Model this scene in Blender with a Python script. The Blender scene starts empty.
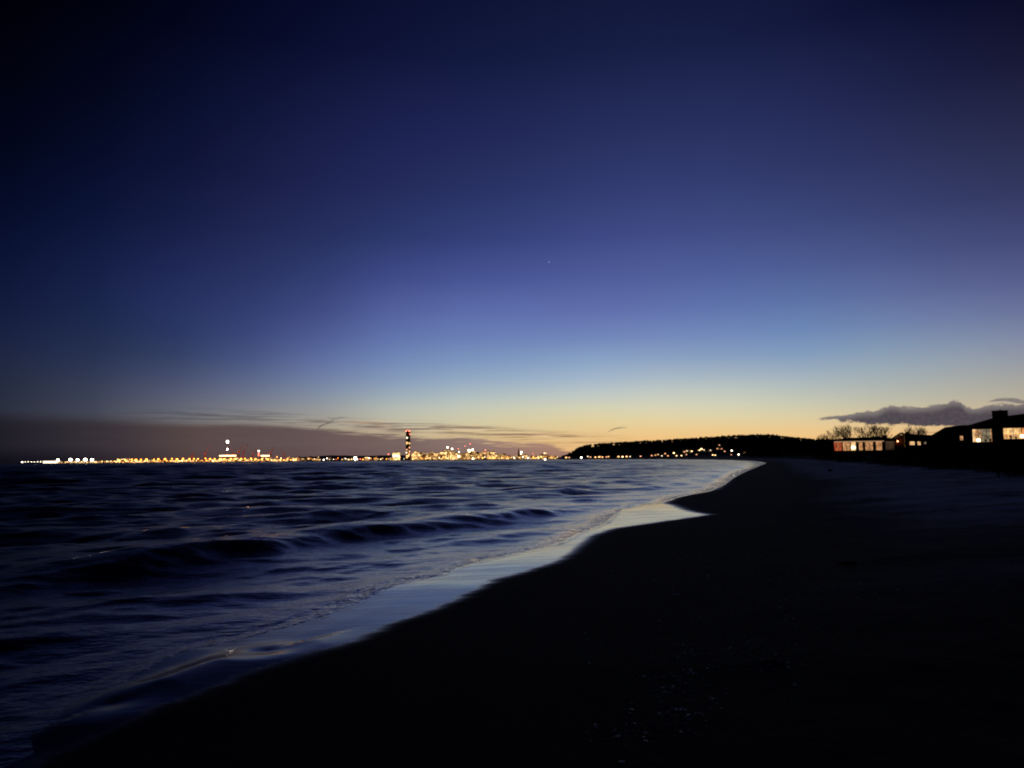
import bpy, math, random
import numpy as np
from mathutils import Vector, Matrix

random.seed(7)
RNG = np.random.RandomState(11)
scene = bpy.context.scene
col = scene.collection
R = math.radians

# ------------------------------------------------------------------ camera
FPX, CX, CY, H = 759.0, 512.0, 384.0, 1.9
YS = 759.0 / 388.0      # distances below are given for a 388 px focal length and stretched by this
TILT = -math.atan(0.0082)
PITCH = math.atan((459.38 - CY) / FPX)
_F = np.array([0, math.cos(PITCH), math.sin(PITCH)])
_U0 = np.array([0, -math.sin(PITCH), math.cos(PITCH)])
_R0 = np.array([1.0, 0, 0])
_R = _R0 * math.cos(TILT) + _U0 * math.sin(TILT)
_U = -_R0 * math.sin(TILT) + _U0 * math.cos(TILT)

def ray(x, y):
    d = FPX * _F + (x - CX) * _R - (y - CY) * _U
    return d / np.linalg.norm(d)

def at(x, y, Y):
    """world point at forward distance Y that is seen in this direction"""
    d = ray(x, y); Y = Y * YS
    t = Y / d[1]
    return np.array([d[0] * t, Y, H + d[2] * t])

def onplane(x, y, z=0.0):
    d = ray(x, y)
    t = (z - H) / d[2]
    return d * t + np.array([0, 0, H])

cam_d = bpy.data.cameras.new('camera')
cam = bpy.data.objects.new('camera', cam_d)
col.objects.link(cam)
cam_d.sensor_width = 36.0
cam_d.lens = 36.0 * FPX / 1024.0
cam_d.clip_start = 0.05
cam_d.clip_end = 40000
m3 = Matrix(((_R[0], _U[0], -_F[0]), (_R[1], _U[1], -_F[1]), (_R[2], _U[2], -_F[2])))
cam.matrix_world = Matrix.Translation((0, 0, H)) @ m3.to_4x4()
scene.camera = cam
scene.view_settings.view_transform = 'Standard'
scene.view_settings.look = 'None'
scene.view_settings.exposure = 0
scene.view_settings.gamma = 1
scene.cycles.use_denoising = True
scene.cycles.sample_clamp_indirect = 1.2
scene.cycles.max_bounces = 6
scene.cycles.filter_width = 2.0

def lin(c):
    return [((v / 255) / 12.92 if v / 255 <= 0.04045 else (((v / 255) + 0.055) / 1.055) ** 2.4) for v in c]

# ------------------------------------------------------------------ tags and meshes
def tag(o, label=None, cat=None, group=None, kind=None):
    if label: o['label'] = label
    if cat: o['category'] = cat
    if group: o['group'] = group
    if kind: o['kind'] = kind
    return o

def empty(name, loc, rz=0.0):
    o = bpy.data.objects.new(name, None)
    o.empty_display_size = 0.5
    col.objects.link(o)
    o.location = Vector(loc)
    o.rotation_euler = (0, 0, rz)
    return o

class MB:
    def __init__(s):
        s.v, s.f = [], []
    def add(s, vs, fs):
        n = len(s.v)
        s.v += [tuple(map(float, p)) for p in vs]
        s.f += [tuple(i + n for i in f) for f in fs]
        return s
    def box(s, x0, x1, y0, y1, z0, z1):
        return s.add([(x0, y0, z0), (x1, y0, z0), (x1, y1, z0), (x0, y1, z0), (x0, y0, z1), (x1, y0, z1), (x1, y1, z1), (x0, y1, z1)],
                     [(0, 3, 2, 1), (4, 5, 6, 7), (0, 1, 5, 4), (1, 2, 6, 5), (2, 3, 7, 6), (3, 0, 4, 7)])
    def bar(s, a, b, r0, r1=None, n=6, cap=True):
        r1 = r0 if r1 is None else r1
        a = Vector(a); b = Vector(b); d = (b - a)
        if d.length < 1e-6: return s
        d.normalize()
        u = d.orthogonal().normalized(); w = d.cross(u)
        vs = []
        for p, r in ((a, r0), (b, r1)):
            for i in range(n):
                t = 2 * math.pi * i / n
                vs.append(p + u * math.cos(t) * r + w * math.sin(t) * r)
        fs = [(i, (i + 1) % n, n + (i + 1) % n, n + i) for i in range(n)]
        if cap:
            fs += [tuple(range(n))[::-1], tuple(range(n, 2 * n))]
        return s.add(vs, fs)
    def ball(s, c, r, nu=8, nv=5, sz=1.0):
        vs = [(c[0], c[1], c[2] - r * sz)]
        for j in range(1, nv):
            ph = -math.pi / 2 + math.pi * j / nv
            for i in range(nu):
                th = 2 * math.pi * i / nu
                vs.append((c[0] + r * math.cos(ph) * math.cos(th), c[1] + r * math.cos(ph) * math.sin(th), c[2] + r * math.sin(ph) * sz))
        vs.append((c[0], c[1], c[2] + r * sz))
        fs = [(0, 1 + (i + 1) % nu, 1 + i) for i in range(nu)]
        for j in range(nv - 2):
            for i in range(nu):
                a = 1 + j * nu + i; b = 1 + j * nu + (i + 1) % nu
                fs.append((a, b, b + nu, a + nu))
        top = len(vs) - 1; o = 1 + (nv - 2) * nu
        fs += [(o + i, o + (i + 1) % nu, top) for i in range(nu)]
        return s.add(vs, fs)
    def prism(s, prof, y0, y1):
        """prof: list of (x,z) counter-clockwise seen from -Y"""
        n = len(prof)
        vs = [(x, y0, z) for x, z in prof] + [(x, y1, z) for x, z in prof]
        fs = [tuple(range(n)), tuple(range(n, 2 * n))[::-1]]
        fs += [(i, n + i, n + (i + 1) % n, (i + 1) % n) for i in range(n)]
        return s.add(vs, fs)
    def build(s, name, mat, parent=None, loc=None):
        me = bpy.data.meshes.new(name)
        me.from_pydata(s.v, [], s.f)
        me.validate()
        me.update()
        o = bpy.data.objects.new(name, me)
        col.objects.link(o)
        me.materials.append(mat)
        if parent is not None: o.parent = parent
        if loc is not None: o.location = Vector(loc)
        return o

def kids(o):
    return [c for c in bpy.data.objects if c.parent == o]

def copy_thing(o, loc, rz=None, scale=None, tree=None):
    c = o.copy(); col.objects.link(c)
    c.location = Vector(loc)
    if rz is not None: c.rotation_euler = (0, 0, rz)
    if scale is not None: c.scale = scale
    for ch in (tree or kids(o)):
        d = ch.copy(); col.objects.link(d); d.parent = c
        for g in kids(ch):
            e = g.copy(); col.objects.link(e); e.parent = d
    return c

ORD = ['first', 'second', 'third', 'fourth', 'fifth', 'sixth', 'seventh', 'eighth', 'ninth', 'tenth', 'eleventh', 'twelfth',
       'thirteenth', 'fourteenth', 'fifteenth', 'sixteenth', 'seventeenth', 'eighteenth', 'nineteenth', 'twentieth',
       'twenty-first', 'twenty-second', 'twenty-third', 'twenty-fourth', 'twenty-fifth', 'twenty-sixth', 'twenty-seventh',
       'twenty-eighth', 'twenty-ninth', 'thirtieth']

# ------------------------------------------------------------------ node helpers
class NT:
    def __init__(s, tree):
        s.t = tree; s.n = tree.nodes; s.l = tree.links
    def new(s, typ, **kw):
        n = s.n.new(typ)
        for k, v in kw.items(): setattr(n, k, v)
        return n
    def _in(s, sock, v):
        if hasattr(v, 'is_output'): s.l.new(v, sock)
        elif v is not None:
            if isinstance(v, (list, tuple)) and len(v) == 3 and len(sock.default_value) == 4: v = list(v) + [1]
            sock.default_value = v
    def math(s, op, a, b=None, c=None, clamp=False):
        n = s.new('ShaderNodeMath', operation=op, use_clamp=clamp)
        s._in(n.inputs[0], a)
        if b is not None: s._in(n.inputs[1], b)
        if c is not None: s._in(n.inputs[2], c)
        return n.outputs[0]
    def mix(s, f, a, b, blend='MIX'):
        n = s.new('ShaderNodeMix', data_type='RGBA', blend_type=blend)
        s._in(n.inputs[0], f); s._in(n.inputs[6], a); s._in(n.inputs[7], b)
        return n.outputs[2]
    def mr(s, v, a, b, c=0.0, d=1.0, typ='SMOOTHSTEP'):
        n = s.new('ShaderNodeMapRange', interpolation_type=typ, clamp=True) if typ != 'LINEAR' else s.new('ShaderNodeMapRange', clamp=True)
        for i, q in enumerate((v, a, b, c, d)): s._in(n.inputs[i], q)
        return n.outputs[0]
    def noise(s, vec, scale, detail=3, rough=0.5, dims='3D'):
        n = s.new('ShaderNodeTexNoise', noise_dimensions=dims)
        if vec is not None: s.l.new(vec, n.inputs['Vector'])
        n.inputs['Scale'].default_value = scale
        n.inputs['Detail'].default_value = detail
        n.inputs['Roughness'].default_value = rough
        return n.outputs[0]
    def comb(s, x, y, z=0.0):
        n = s.new('ShaderNodeCombineXYZ')
        for i, q in enumerate((x, y, z)): s._in(n.inputs[i], q)
        return n.outputs[0]
    def ramp(s, fac, stops, interp='LINEAR'):
        n = s.new('ShaderNodeValToRGB')
        cr = n.color_ramp; cr.interpolation = interp
        while len(cr.elements) < len(stops): cr.elements.new(0.5)
        for e, (p, c) in zip(cr.elements, stops):
            e.position = p; e.color = list(c) + [1]
        s._in(n.inputs[0], fac)
        return n.outputs[0]
    def curve(s, fac, pts):
        """piecewise smooth 0..1 -> 0..1"""
        n = s.new('ShaderNodeFloatCurve')
        c = n.mapping.curves[0]
        while len(c.points) < len(pts): c.points.new(0.5, 0.5)
        for p, q in zip(c.points, pts): p.location = q
        n.mapping.update()
        s._in(n.inputs[1], fac)
        return n.outputs[0]

def mat(name, base, rough=0.8, emit=None, strength=0.0, metal=0.0, ior=1.45, vary=0.0, vscale=3.0, bump=0.0, sampled=True):
    m = bpy.data.materials.new(name); m.use_nodes = True
    t = NT(m.node_tree); b = t.n['Principled BSDF']
    b.inputs['Roughness'].default_value = rough
    b.inputs['Metallic'].default_value = metal
    b.inputs['IOR'].default_value = ior
    tc = t.new('ShaderNodeTexCoord')
    if vary > 0:
        nz = t.noise(tc.outputs['Object'], vscale, 4)
        c = t.mix(nz, [v * (1 - vary) for v in base], [min(1, v * (1 + vary)) for v in base])
        t.l.new(c, b.inputs['Base Color'])
    else:
        b.inputs['Base Color'].default_value = list(base) + [1]
    if bump > 0:
        bn = t.new('ShaderNodeBump'); bn.inputs['Strength'].default_value = bump
        t.l.new(t.noise(tc.outputs['Object'], vscale * 4, 3), bn.inputs['Height'])
        t.l.new(bn.outputs[0], b.inputs['Normal'])
    if emit is not None:
        b.inputs['Emission Color'].default_value = list(emit) + [1]
        b.inputs['Emission Strength'].default_value = strength
        if not sampled: m.cycles.emission_sampling = 'NONE'
    return m

# ------------------------------------------------------------------ sky (world): dusk gradient fitted in azimuth and elevation
S = [  # x, y, r, g, b read from the photograph's clear sky
 (0,0,0,0,6),(0,100,2,4,18),(0,192,4,10,36),(0,300,18,26,60),(0,350,29,37,66),(0,400,40,46,62),(0,440,50,48,58),
 (100,0,1,2,14),(100,100,4,8,30),(100,200,10,18,52),(100,300,26,37,76),(100,360,42,52,82),(100,410,66,70,86),
 (200,100,9,15,46),(200,300,42,52,102),(200,350,53,66,106),(200,390,90,96,122),(200,412,112,114,122),
 (256,0,3,6,32),(256,100,14,20,54),(256,192,26,31,72),(256,250,37,45,90),
 (300,250,39,49,96),(300,300,53,65,116),(340,280,54,66,121),(300,330,69,81,136),(300,350,82,96,148),(300,380,108,122,158),(300,400,130,138,152),(300,420,152,146,138),
 (400,150,32,38,86),(400,225,42,52,102),(400,262,54,67,126),(400,300,80,92,154),(400,350,108,130,180),(400,390,150,168,186),(400,410,186,190,178),(400,428,196,184,156),
 (512,0,13,19,50),(512,75,22,30,70),(512,150,37,44,92),(512,225,50,62,116),(512,262,64,77,139),(512,300,88,102,166),(512,350,118,142,187),(512,390,170,186,196),(512,410,206,205,178),(512,430,218,196,150),(512,445,222,184,130),
 (600,0,16,22,56),(600,150,42,50,99),(600,300,92,106,168),(600,330,108,124,181),(600,350,128,154,194),(600,380,166,184,202),(600,400,202,206,192),(600,420,226,208,158),(600,435,234,197,140),(600,455,236,184,122),
 (700,100,34,42,86),(700,200,56,66,120),(700,300,92,110,168),(700,330,112,134,184),(700,360,142,162,192),(700,380,174,188,192),(700,400,207,207,189),(700,420,226,210,164),(700,433,240,199,134),(700,450,242,184,116),
 (768,0,16,22,56),(768,100,35,42,86),(768,192,52,62,112),
 (800,240,68,80,134),(800,300,92,114,166),(800,350,126,153,190),(800,380,169,182,188),(800,410,211,204,172),(800,430,236,200,142),(800,450,242,184,118),
 (900,100,32,37,76),(900,200,54,62,108),(900,300,98,112,160),(900,350,136,156,178),(900,380,167,175,176),(900,400,188,186,168),(900,430,235,195,138),(900,450,236,178,116),
 (1020,0,8,10,36),(1020,100,34,36,66),(1020,192,50,56,96),(1020,300,99,107,150),(1020,350,140,148,168),(1020,380,168,166,158),(1020,395,180,173,156),(1020,430,222,180,130),(1020,450,216,164,110),
]
pts, vals = [], []
for x, y, r, g, b in S:
    d = ray(x, y)
    pts.append((math.degrees(math.atan2(d[0], d[1])), math.degrees(math.asin(d[2]))))
    vals.append((r, g, b))
for az in (-180, -140, -100, -65, 100, 140, 180):
    left = az < 0
    for el, c in ((0, (5, 6, 12) if left else (60, 50, 56)), (12, (3, 4, 16) if left else (34, 38, 62)), (32, (2, 3, 16) if left else (8, 10, 30)), (80, (2, 3, 18))):
        pts.append((az, el)); vals.append(c)
for az in (52,):
    for el, c in ((0, (170, 130, 100)), (3, (140, 130, 124)), (8, (90, 96, 124)), (16, (46, 50, 86)), (32, (12, 14, 40))):
        pts.append((az, el)); vals.append(c)
for az in (-40, -20, 0, 20, 40):
    pts.append((az, 62)); vals.append((5, 8, 32))
pts = np.array(pts, float); vals = np.array(vals, float)
def warp(p):
    q = np.array(p, float).copy()
    q[:, 0] /= 15.0
    q[:, 1] = np.sqrt(np.maximum(q[:, 1], 0) + 0.8) / 0.9
    return q
def tps(a, b):
    d2 = ((a[:, None, :] - b[None, :, :]) ** 2).sum(-1)
    return 0.5 * d2 * np.log(d2 + 1e-12)
_P = warp(pts); n_ = len(_P)
K = tps(_P, _P) + np.eye(n_) * 0.02
Q = np.hstack([np.ones((n_, 1)), _P])
A_ = np.zeros((n_ + 3, n_ + 3)); A_[:n_, :n_] = K; A_[:n_, n_:] = Q; A_[n_:, :n_] = Q.T
W_ = np.linalg.solve(A_, np.vstack([vals, np.zeros((3, 3))]))
AZ = [-180, -130, -90, -62, -48, -40, -34, -29, -24, -19, -14, -9, -4, 1, 6, 11, 16, 21, 26, 31, 36, 42, 52, 66, 90, 130, 180]
EL = [0, 0.7, 1.4, 2.1, 2.9, 3.8, 4.8, 6.0, 7.4, 9, 11, 13.5, 16.5, 20, 24, 29, 36, 48, 90]
grid = warp(np.array([(a, e) for a in AZ for e in EL]))
G = tps(grid, _P) @ W_[:n_] + np.hstack([np.ones((len(grid), 1)), grid]) @ W_[n_:]
G = np.clip(G, 0, 255).reshape(len(AZ), len(EL), 3)

world = bpy.data.worlds.new('World'); scene.world = world
world.use_nodes = True
w = NT(world.node_tree)
bg = w.n['Background']
tc = w.new('ShaderNodeTexCoord')
sp = w.new('ShaderNodeSeparateXYZ'); w.l.new(tc.outputs['Generated'], sp.inputs[0])
azn = w.math('MULTIPLY', w.math('ARCTAN2', sp.outputs[0], sp.outputs[1]), 180 / math.pi)
eln = w.math('MULTIPLY', w.math('ARCSINE', sp.outputs[2]), 180 / math.pi)
elf = w.math('SQRT', w.math('DIVIDE', w.math('MAXIMUM', eln, 0.0), 90.0))
cur = None
for i, a in enumerate(AZ):
    rp = w.ramp(elf, [(math.sqrt(e / 90.0), lin(G[i, j])) for j, e in enumerate(EL)])
    if cur is None: cur = rp
    else:
        cur = w.mix(w.mr(azn, AZ[i - 1], a, typ='LINEAR'), cur, rp)

KA = 1.93       # cloud shapes are laid out in stretched degrees
def azel(x, y):
    d = ray(x, y)
    return KA * math.degrees(math.atan2(d[0], d[1])), KA * math.degrees(math.asin(d[2]))
azn = w.math('MULTIPLY', azn, KA); eln = w.math('MULTIPLY', eln, KA)
AZ0, AZ1, ELM = -84.0, 84.0, 10.0
azf = w.mr(azn, AZ0, AZ1, typ='LINEAR')
def edge_curve(pxs):
    out = []
    for x, y in pxs:
        a, e = azel(x, y)
        out.append(((a - AZ0) / (AZ1 - AZ0), max(0, min(1, e / ELM))))
    out = [(0, out[0][1])] + out + [(1, out[-1][1])]
    return w.math('MULTIPLY', w.curve(azf, out), ELM)
v_str = w.comb(w.math('MULTIPLY', azn, 0.16), w.math('MULTIPLY', eln, 1.5))
n_str = w.noise(v_str, 1.0, 5, 0.55, '2D')
v_fin = w.comb(w.math('ADD', w.math('MULTIPLY', azn, 0.10), w.math('MULTIPLY', eln, 0.25)), w.math('MULTIPLY', eln, 3.2))
n_fin = w.noise(v_fin, 1.0, 5, 0.6, '2D')
# low stratus bank over the harbour and the city
top = edge_curve([(0, 417.5), (100, 420), (180, 424), (250, 424.5), (300, 427), (350, 432), (400, 436), (450, 437.5), (500, 441), (550, 446), (590, 453), (640, 464)])
wav = w.mr(azn, azel(280, 430)[0], azel(440, 430)[0], 0.8, 4.6)
ew = w.math('ADD', eln, w.math('MULTIPLY', w.math('SUBTRACT', w.math('ADD', w.math('MULTIPLY', n_str, 0.5), w.math('MULTIPLY', n_fin, 0.5)), 0.5), wav))
bank = w.mr(w.math('SUBTRACT', top, ew), w.mr(azn, azel(0, 440)[0], azel(300, 440)[0], -1.3, -0.3), w.mr(azn, azel(0, 440)[0], azel(300, 440)[0], 1.1, 0.45))
def azfrac(x, y=440): return (azel(x, y)[0] - AZ0) / (AZ1 - AZ0)
bank_c = w.ramp(azf, [(0, lin((18, 18, 28))), (azfrac(0), lin((32, 30, 40))), (azfrac(60), lin((46, 42, 50))), (azfrac(120), lin((62, 54, 60))), (azfrac(200), lin((90, 74, 73))),
                      (azfrac(300), lin((101, 84, 84))), (azfrac(400), lin((122, 102, 98))), (azfrac(480), lin((148, 122, 114))), (azfrac(550), lin((172, 134, 116))), (1, lin((190, 140, 110)))])
low = w.mr(eln, 0.0, 2.6)
lowc = w.mix(w.mr(azn, azel(20, 440)[0], azel(200, 440)[0]), (0.34, 0.34, 0.42), (0.86, 0.80, 0.80))
bank_c = w.mix(low, w.mix(1.0, bank_c, lowc, 'MULTIPLY'), bank_c)
bank_c = w.mix(w.mr(n_str, 0.2, 0.8, 0.0, 0.22), bank_c, w.mix(1.0, bank_c, (0.72, 0.68, 0.72), 'MULTIPLY'))
# thin streaks above the bank
mid = edge_curve([(0, 414), (120, 416), (180, 415), (260, 417), (300, 421), (350, 425), (400, 427), (450, 429), (500, 433), (560, 438), (620, 441), (660, 446)])
dist = w.math('ABSOLUTE', w.math('SUBTRACT', eln, mid))
env = w.mr(dist, 0.25, 1.25, 1.0, 0.0)
azenv = w.math('MULTIPLY', w.mr(azn, azel(90, 420)[0], azel(200, 420)[0]), w.mr(azn, azel(540, 430)[0], azel(655, 430)[0], 1.0, 0.0))
streak = w.math('MULTIPLY', w.math('MULTIPLY', w.mr(n_fin, 0.43, 0.60), env), azenv)
streak_c = w.mix(1.0, cur, (0.42, 0.36, 0.42), 'MULTIPLY')
c1 = w.mix(w.math('MULTIPLY', streak, w.mr(azn, azel(250, 430)[0], azel(400, 430)[0], 0.55, 1.0)), cur, streak_c)
# lit lower edges of the streaks
n_fin2 = w.noise(w.comb(w.math('MULTIPLY', azn, 0.12), w.math('MULTIPLY', eln, 3.0), 4.0), 1.0, 4, 0.6, '3D')
lite = w.math('MULTIPLY', w.math('MULTIPLY', w.mr(n_fin2, 0.5, 0.7), env), azenv)
c2 = w.mix(bank, c1, bank_c)
c2 = w.mix(w.math('MULTIPLY', w.math('MULTIPLY', lite, 0.6), w.mr(azn, azel(250, 430)[0], azel(420, 430)[0])), c2, lin((232, 190, 150)))
# short contrails
def stroke(c, xa, ya, xb, yb, wid, col_, op):
    a0, e0 = azel(xa, ya); a1, e1 = azel(xb, yb)
    L = math.hypot(a1 - a0, e1 - e0); ux, uy = (a1 - a0) / L, (e1 - e0) / L
    da = w.math('SUBTRACT', azn, a0); de = w.math('SUBTRACT', eln, e0)
    t = w.math('ADD', w.math('MULTIPLY', da, ux), w.math('MULTIPLY', de, uy))
    s_ = w.math('ADD', w.math('MULTIPLY', da, -uy), w.math('MULTIPLY', de, ux))
    s_ = w.math('ADD', s_, w.math('MULTIPLY', w.math('SUBTRACT', w.noise(v_str, 4.0, 2, 0.5, '2D'), 0.5), wid * 2.0))
    bow = w.math('MULTIPLY', w.math('MULTIPLY', t, w.math('SUBTRACT', L, t)), 0.10)
    s_ = w.math('ABSOLUTE', w.math('SUBTRACT', s_, bow))
    k = w.math('MULTIPLY', w.mr(s_, wid * 0.2, wid, 1.0, 0.0), w.math('MULTIPLY', w.mr(t, -0.2, L * 0.25), w.mr(t, L * 0.6, L, 1.0, 0.0)))
    return w.mix(w.math('MULTIPLY', k, op), c, lin(col_))
c2 = stroke(c2, 607, 432.5, 630, 427.5, 0.16, (150, 128, 104), 0.75)
c2 = stroke(c2, 315, 430.5, 336, 421.5, 0.20, (92, 84, 84), 0.65)
c2 = stroke(c2, 328, 422, 350, 417.5, 0.16, (118, 116, 116), 0.6)
c2 = stroke(c2, 326, 417.5, 338, 420, 0.14, (120, 120, 118), 0.45)
# dark cumulus bank to the south-west
v_cum = w.comb(w.math('MULTIPLY', azn, 0.55), w.math('MULTIPLY', eln, 1.0))
n_cum = w.math('SUBTRACT', w.noise(v_cum, 1.3, 6, 0.62, '2D'), 0.5)
ctop = edge_curve([(812, 418.6), (822, 416.8), (835, 415.2), (848, 414), (862, 411.6), (874, 411), (884, 407), (893, 404.8), (903, 407), (925, 406), (945, 402.5), (956, 400), (963, 402.5), (972, 407.5), (985, 405.5), (1000, 404), (1024, 403)])
cbot = edge_curve([(812, 419.3), (822, 419.3), (832, 419.8), (845, 421), (862, 423), (893, 424.6), (925, 425.6), (945, 426), (985, 427), (1024, 427)])
wob = w.math('MULTIPLY', n_cum, w.mr(azn, azel(820, 415)[0], azel(885, 415)[0], 0.25, 1.15))
inside = w.math('MULTIPLY', w.mr(w.math('SUBTRACT', w.math('ADD', ctop, wob), eln), -0.04, 0.22), w.mr(w.math('SUBTRACT', eln, w.math('ADD', cbot, w.math('MULTIPLY', n_cum, 1.3))), -0.2, 0.2))
inside = w.math('MULTIPLY', inside, w.mr(azn, azel(816, 418)[0], azel(824, 418)[0]))
inside = w.math('MULTIPLY', inside, w.mr(azn, 74, 92, 1.0, 0.0))
ltop = edge_curve([(960, 404), (985, 402.5), (992, 399.5), (1002, 397.5), (1012, 397.3), (1024, 399.5)])
lbot = edge_curve([(960, 404), (985, 402.4), (1000, 401.4), (1010, 402), (1024, 404)])
lobe = w.math('MULTIPLY', w.mr(w.math('SUBTRACT', w.math('ADD', ltop, w.math('MULTIPLY', n_cum, 0.3)), eln), -0.04, 0.2), w.mr(w.math('SUBTRACT', eln, lbot), -0.06, 0.12))
lobe = w.math('MULTIPLY', lobe, w.math('MULTIPLY', w.mr(azn, azel(980, 400)[0], azel(992, 400)[0]), w.mr(azn, 70, 80, 1.0, 0.0)))
inside = w.math('MAXIMUM', inside, lobe)
core = w.mr(w.math('SUBTRACT', ctop, eln), -0.1, 1.2)
cum_c = w.mix(core, lin((136, 128, 124)), lin((76, 69, 77)))
n_c2 = w.math('SUBTRACT', w.noise(v_cum, 3.4, 5, 0.6, '2D'), 0.5)
cum_c = w.mix(w.mr(n_c2, -0.15, 0.25, 0.0, 0.35), cum_c, lin((110, 100, 102)))
c3 = w.mix(inside, c2, cum_c)
# thin cloud low in the afterglow beneath it
und = w.math('MULTIPLY', w.mr(n_fin, 0.48, 0.62), w.math('MULTIPLY', w.mr(azn, azel(895, 425)[0], azel(925, 425)[0]), w.mr(w.math('ABSOLUTE', w.math('SUBTRACT', eln, azel(930, 431)[1])), 0.1, 0.9, 1.0, 0.0)))
c3 = w.mix(w.math('MULTIPLY', und, 0.55), c3, lin((150, 116, 104)))
# one faint star
sd = Vector(ray(549, 262))
dp = w.new('ShaderNodeVectorMath', operation='DOT_PRODUCT'); w.l.new(tc.outputs['Generated'], dp.inputs[0]); dp.inputs[1].default_value = sd
star = w.mr(dp.outputs['Value'], math.cos(R(0.07)), math.cos(R(0.02)))
c3 = w.mix(w.math('MULTIPLY', star, 0.55), c3, lin((150, 165, 215)))
w.l.new(c3, bg.inputs['Color'])
bg.inputs['Strength'].default_value = 1.0
world.cycles.sampling_method = 'MANUAL'
world.cycles.sample_map_resolution = 1024

# ------------------------------------------------------------------ numeric noise
def vnoise(x, y, seed=0):
    xi = np.floor(x).astype(np.int64); yi = np.floor(y).astype(np.int64)
    fx = x - xi; fy = y - yi
    fx = fx * fx * (3 - 2 * fx); fy = fy * fy * (3 - 2 * fy)
    def h(a, b):
        n = (a * 374761393 + b * 668265263 + seed * 1442695041) & 0xffffffff
        n = ((n ^ (n >> 13)) * 1274126177) & 0xffffffff
        return ((n ^ (n >> 16)) & 0xffff) / 65535.0
    return (h(xi, yi) * (1 - fx) + h(xi + 1, yi) * fx) * (1 - fy) + (h(xi, yi + 1) * (1 - fx) + h(xi + 1, yi + 1) * fx) * fy
def fbm(x, y, seed=0, o=4):
    r = 0; a = 0.5; t = 0
    for i in range(o):
        r = r + a * vnoise(x * 2 ** i + 17.3 * i, y * 2 ** i - 9.1 * i, seed + i); t += a; a *= 0.5
    return r / t

# ------------------------------------------------------------------ shoreline
Wpx = [(176, 651), (226, 643), (312, 620), (360, 602), (383, 587), (440, 575.7), (465, 565), (510, 554.6), (559, 544), (580, 532), (594, 527.6), (605, 523), (617, 511), (641, 505), (664, 502), (678, 496.7), (716, 490), (734.5, 476), (751, 469), (767, 462.5)]
Apx = [(767, 462.5), (751, 469), (734.5, 476), (716, 490), (678, 496.7), (666, 503), (692, 514), (712, 518), (662, 524), (617, 529), (594, 536), (564, 563), (529, 574.5), (500, 581.6), (482, 593), (442, 612), (392, 630), (342, 653), (243, 683), (126, 728)]
Wp = [tuple(onplane(*q, z=.08)[:2]) for q in Wpx]
Ap = [tuple(onplane(*q, z=(0.10 if q[1] > 500 else 0.08))[:2]) for q in Apx]
NEAR = [tuple(onplane(*q, z=.08)[:2]) for q in ((20, 768), (60, 725), (110, 690))]
SHORE = [(-30, -400), (-9, -60), (-4.2, -3), (-3.7, 2.3)] + NEAR + Wp + [(x_, y_ * YS) for x_, y_ in ((126, 205), (165, 290), (205, 420), (222, 600), (200, 900), (135, 1150), (150, 1350), (260, 1620), (300, 5000))]
def smooth_poly(P, it=2):
    P = [np.array(p, float) for p in P]
    for _ in range(it):
        N = [P[0]]
        for a, b in zip(P[:-1], P[1:]):
            N += [a * 0.75 + b * 0.25, a * 0.25 + b * 0.75]
        N.append(P[-1]); P = N
    return np.array(P)
SH = smooth_poly(SHORE, 1)
def polydist(x, y, P):
    """distance to open polyline and side (+ = right hand when walking along it)"""
    best = np.full(x.shape, 1e18); side = np.zeros(x.shape); bc = np.zeros(x.shape)
    for (ax, ay), (bx, by) in zip(P[:-1], P[1:]):
        dx, dy = bx - ax, by - ay
        L2 = dx * dx + dy * dy + 1e-12
        t = np.clip(((x - ax) * dx + (y - ay) * dy) / L2, 0, 1)
        qx = x - ax - t * dx; qy = y - ay - t * dy
        d2 = qx * qx + qy * qy
        cr = (qx * dy - qy * dx) / math.sqrt(L2)
        m = (d2 < best - 1e-7 * (1 + d2)) | ((np.abs(d2 - best) <= 1e-7 * (1 + d2)) & (np.abs(cr) > bc))
        best = np.where(m, d2, best); bc = np.where(m, np.abs(cr), bc)
        side = np.where(m, np.sign(cr), side)
    return np.sqrt(best), side
def inpoly(x, y, P):
    c = np.zeros(x.shape, bool); n = len(P)
    for i in range(n):
        x0, y0 = P[i]; x1, y1 = P[(i + 1) % n]
        k = ((y0 > y) != (y1 > y))
        if abs(y1 - y0) > 1e-9:
            c ^= k & (x < (x1 - x0) * (y - y0) / (y1 - y0) + x0)
    return c

# hill silhouette seen across the bay
HILLP = [(550, 458.5), (556, 457.5), (562, 455.5), (568, 452.5), (577, 448.5), (590, 446.2), (610, 444.5), (640, 443), (670, 441.5), (700, 439.8), (720, 438.6), (740, 437.6), (760, 437), (775, 437.6), (790, 440), (820, 444), (860, 449), (930, 454)]
_hx = np.array([at(x, y, 1500)[0] for x, y in HILLP]); _hz = np.array([at(x, y, 1500)[2] for x, y in HILLP])
def hill_z(x, y):
    t = x / np.maximum(y, 1) * 1500 * YS
    ridge = np.interp(t, _hx, _hz, left=0, right=0)
    y = y / YS
    k = np.clip((y - 1130) / 400, 0, 1); k = k * k * (3 - 2 * k)
    k2 = np.clip((y - 1550) / 900, 0, 1); k2 = 1 - k2 * k2 * (3 - 2 * k2)
    return ridge * k * k2
RIDGES = [(smooth_poly([tuple(onplane(*q, z=.12)[:2]) for q in ((112, 701), (150, 689), (200, 672), (230, 662), (268, 652))], 2), .050, .28, .6),
          (smooth_poly([tuple(onplane(*q, z=.13)[:2]) for q in ((110, 740), (180, 716), (250, 694), (300, 678))], 2), .024, .20, .5)]
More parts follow.
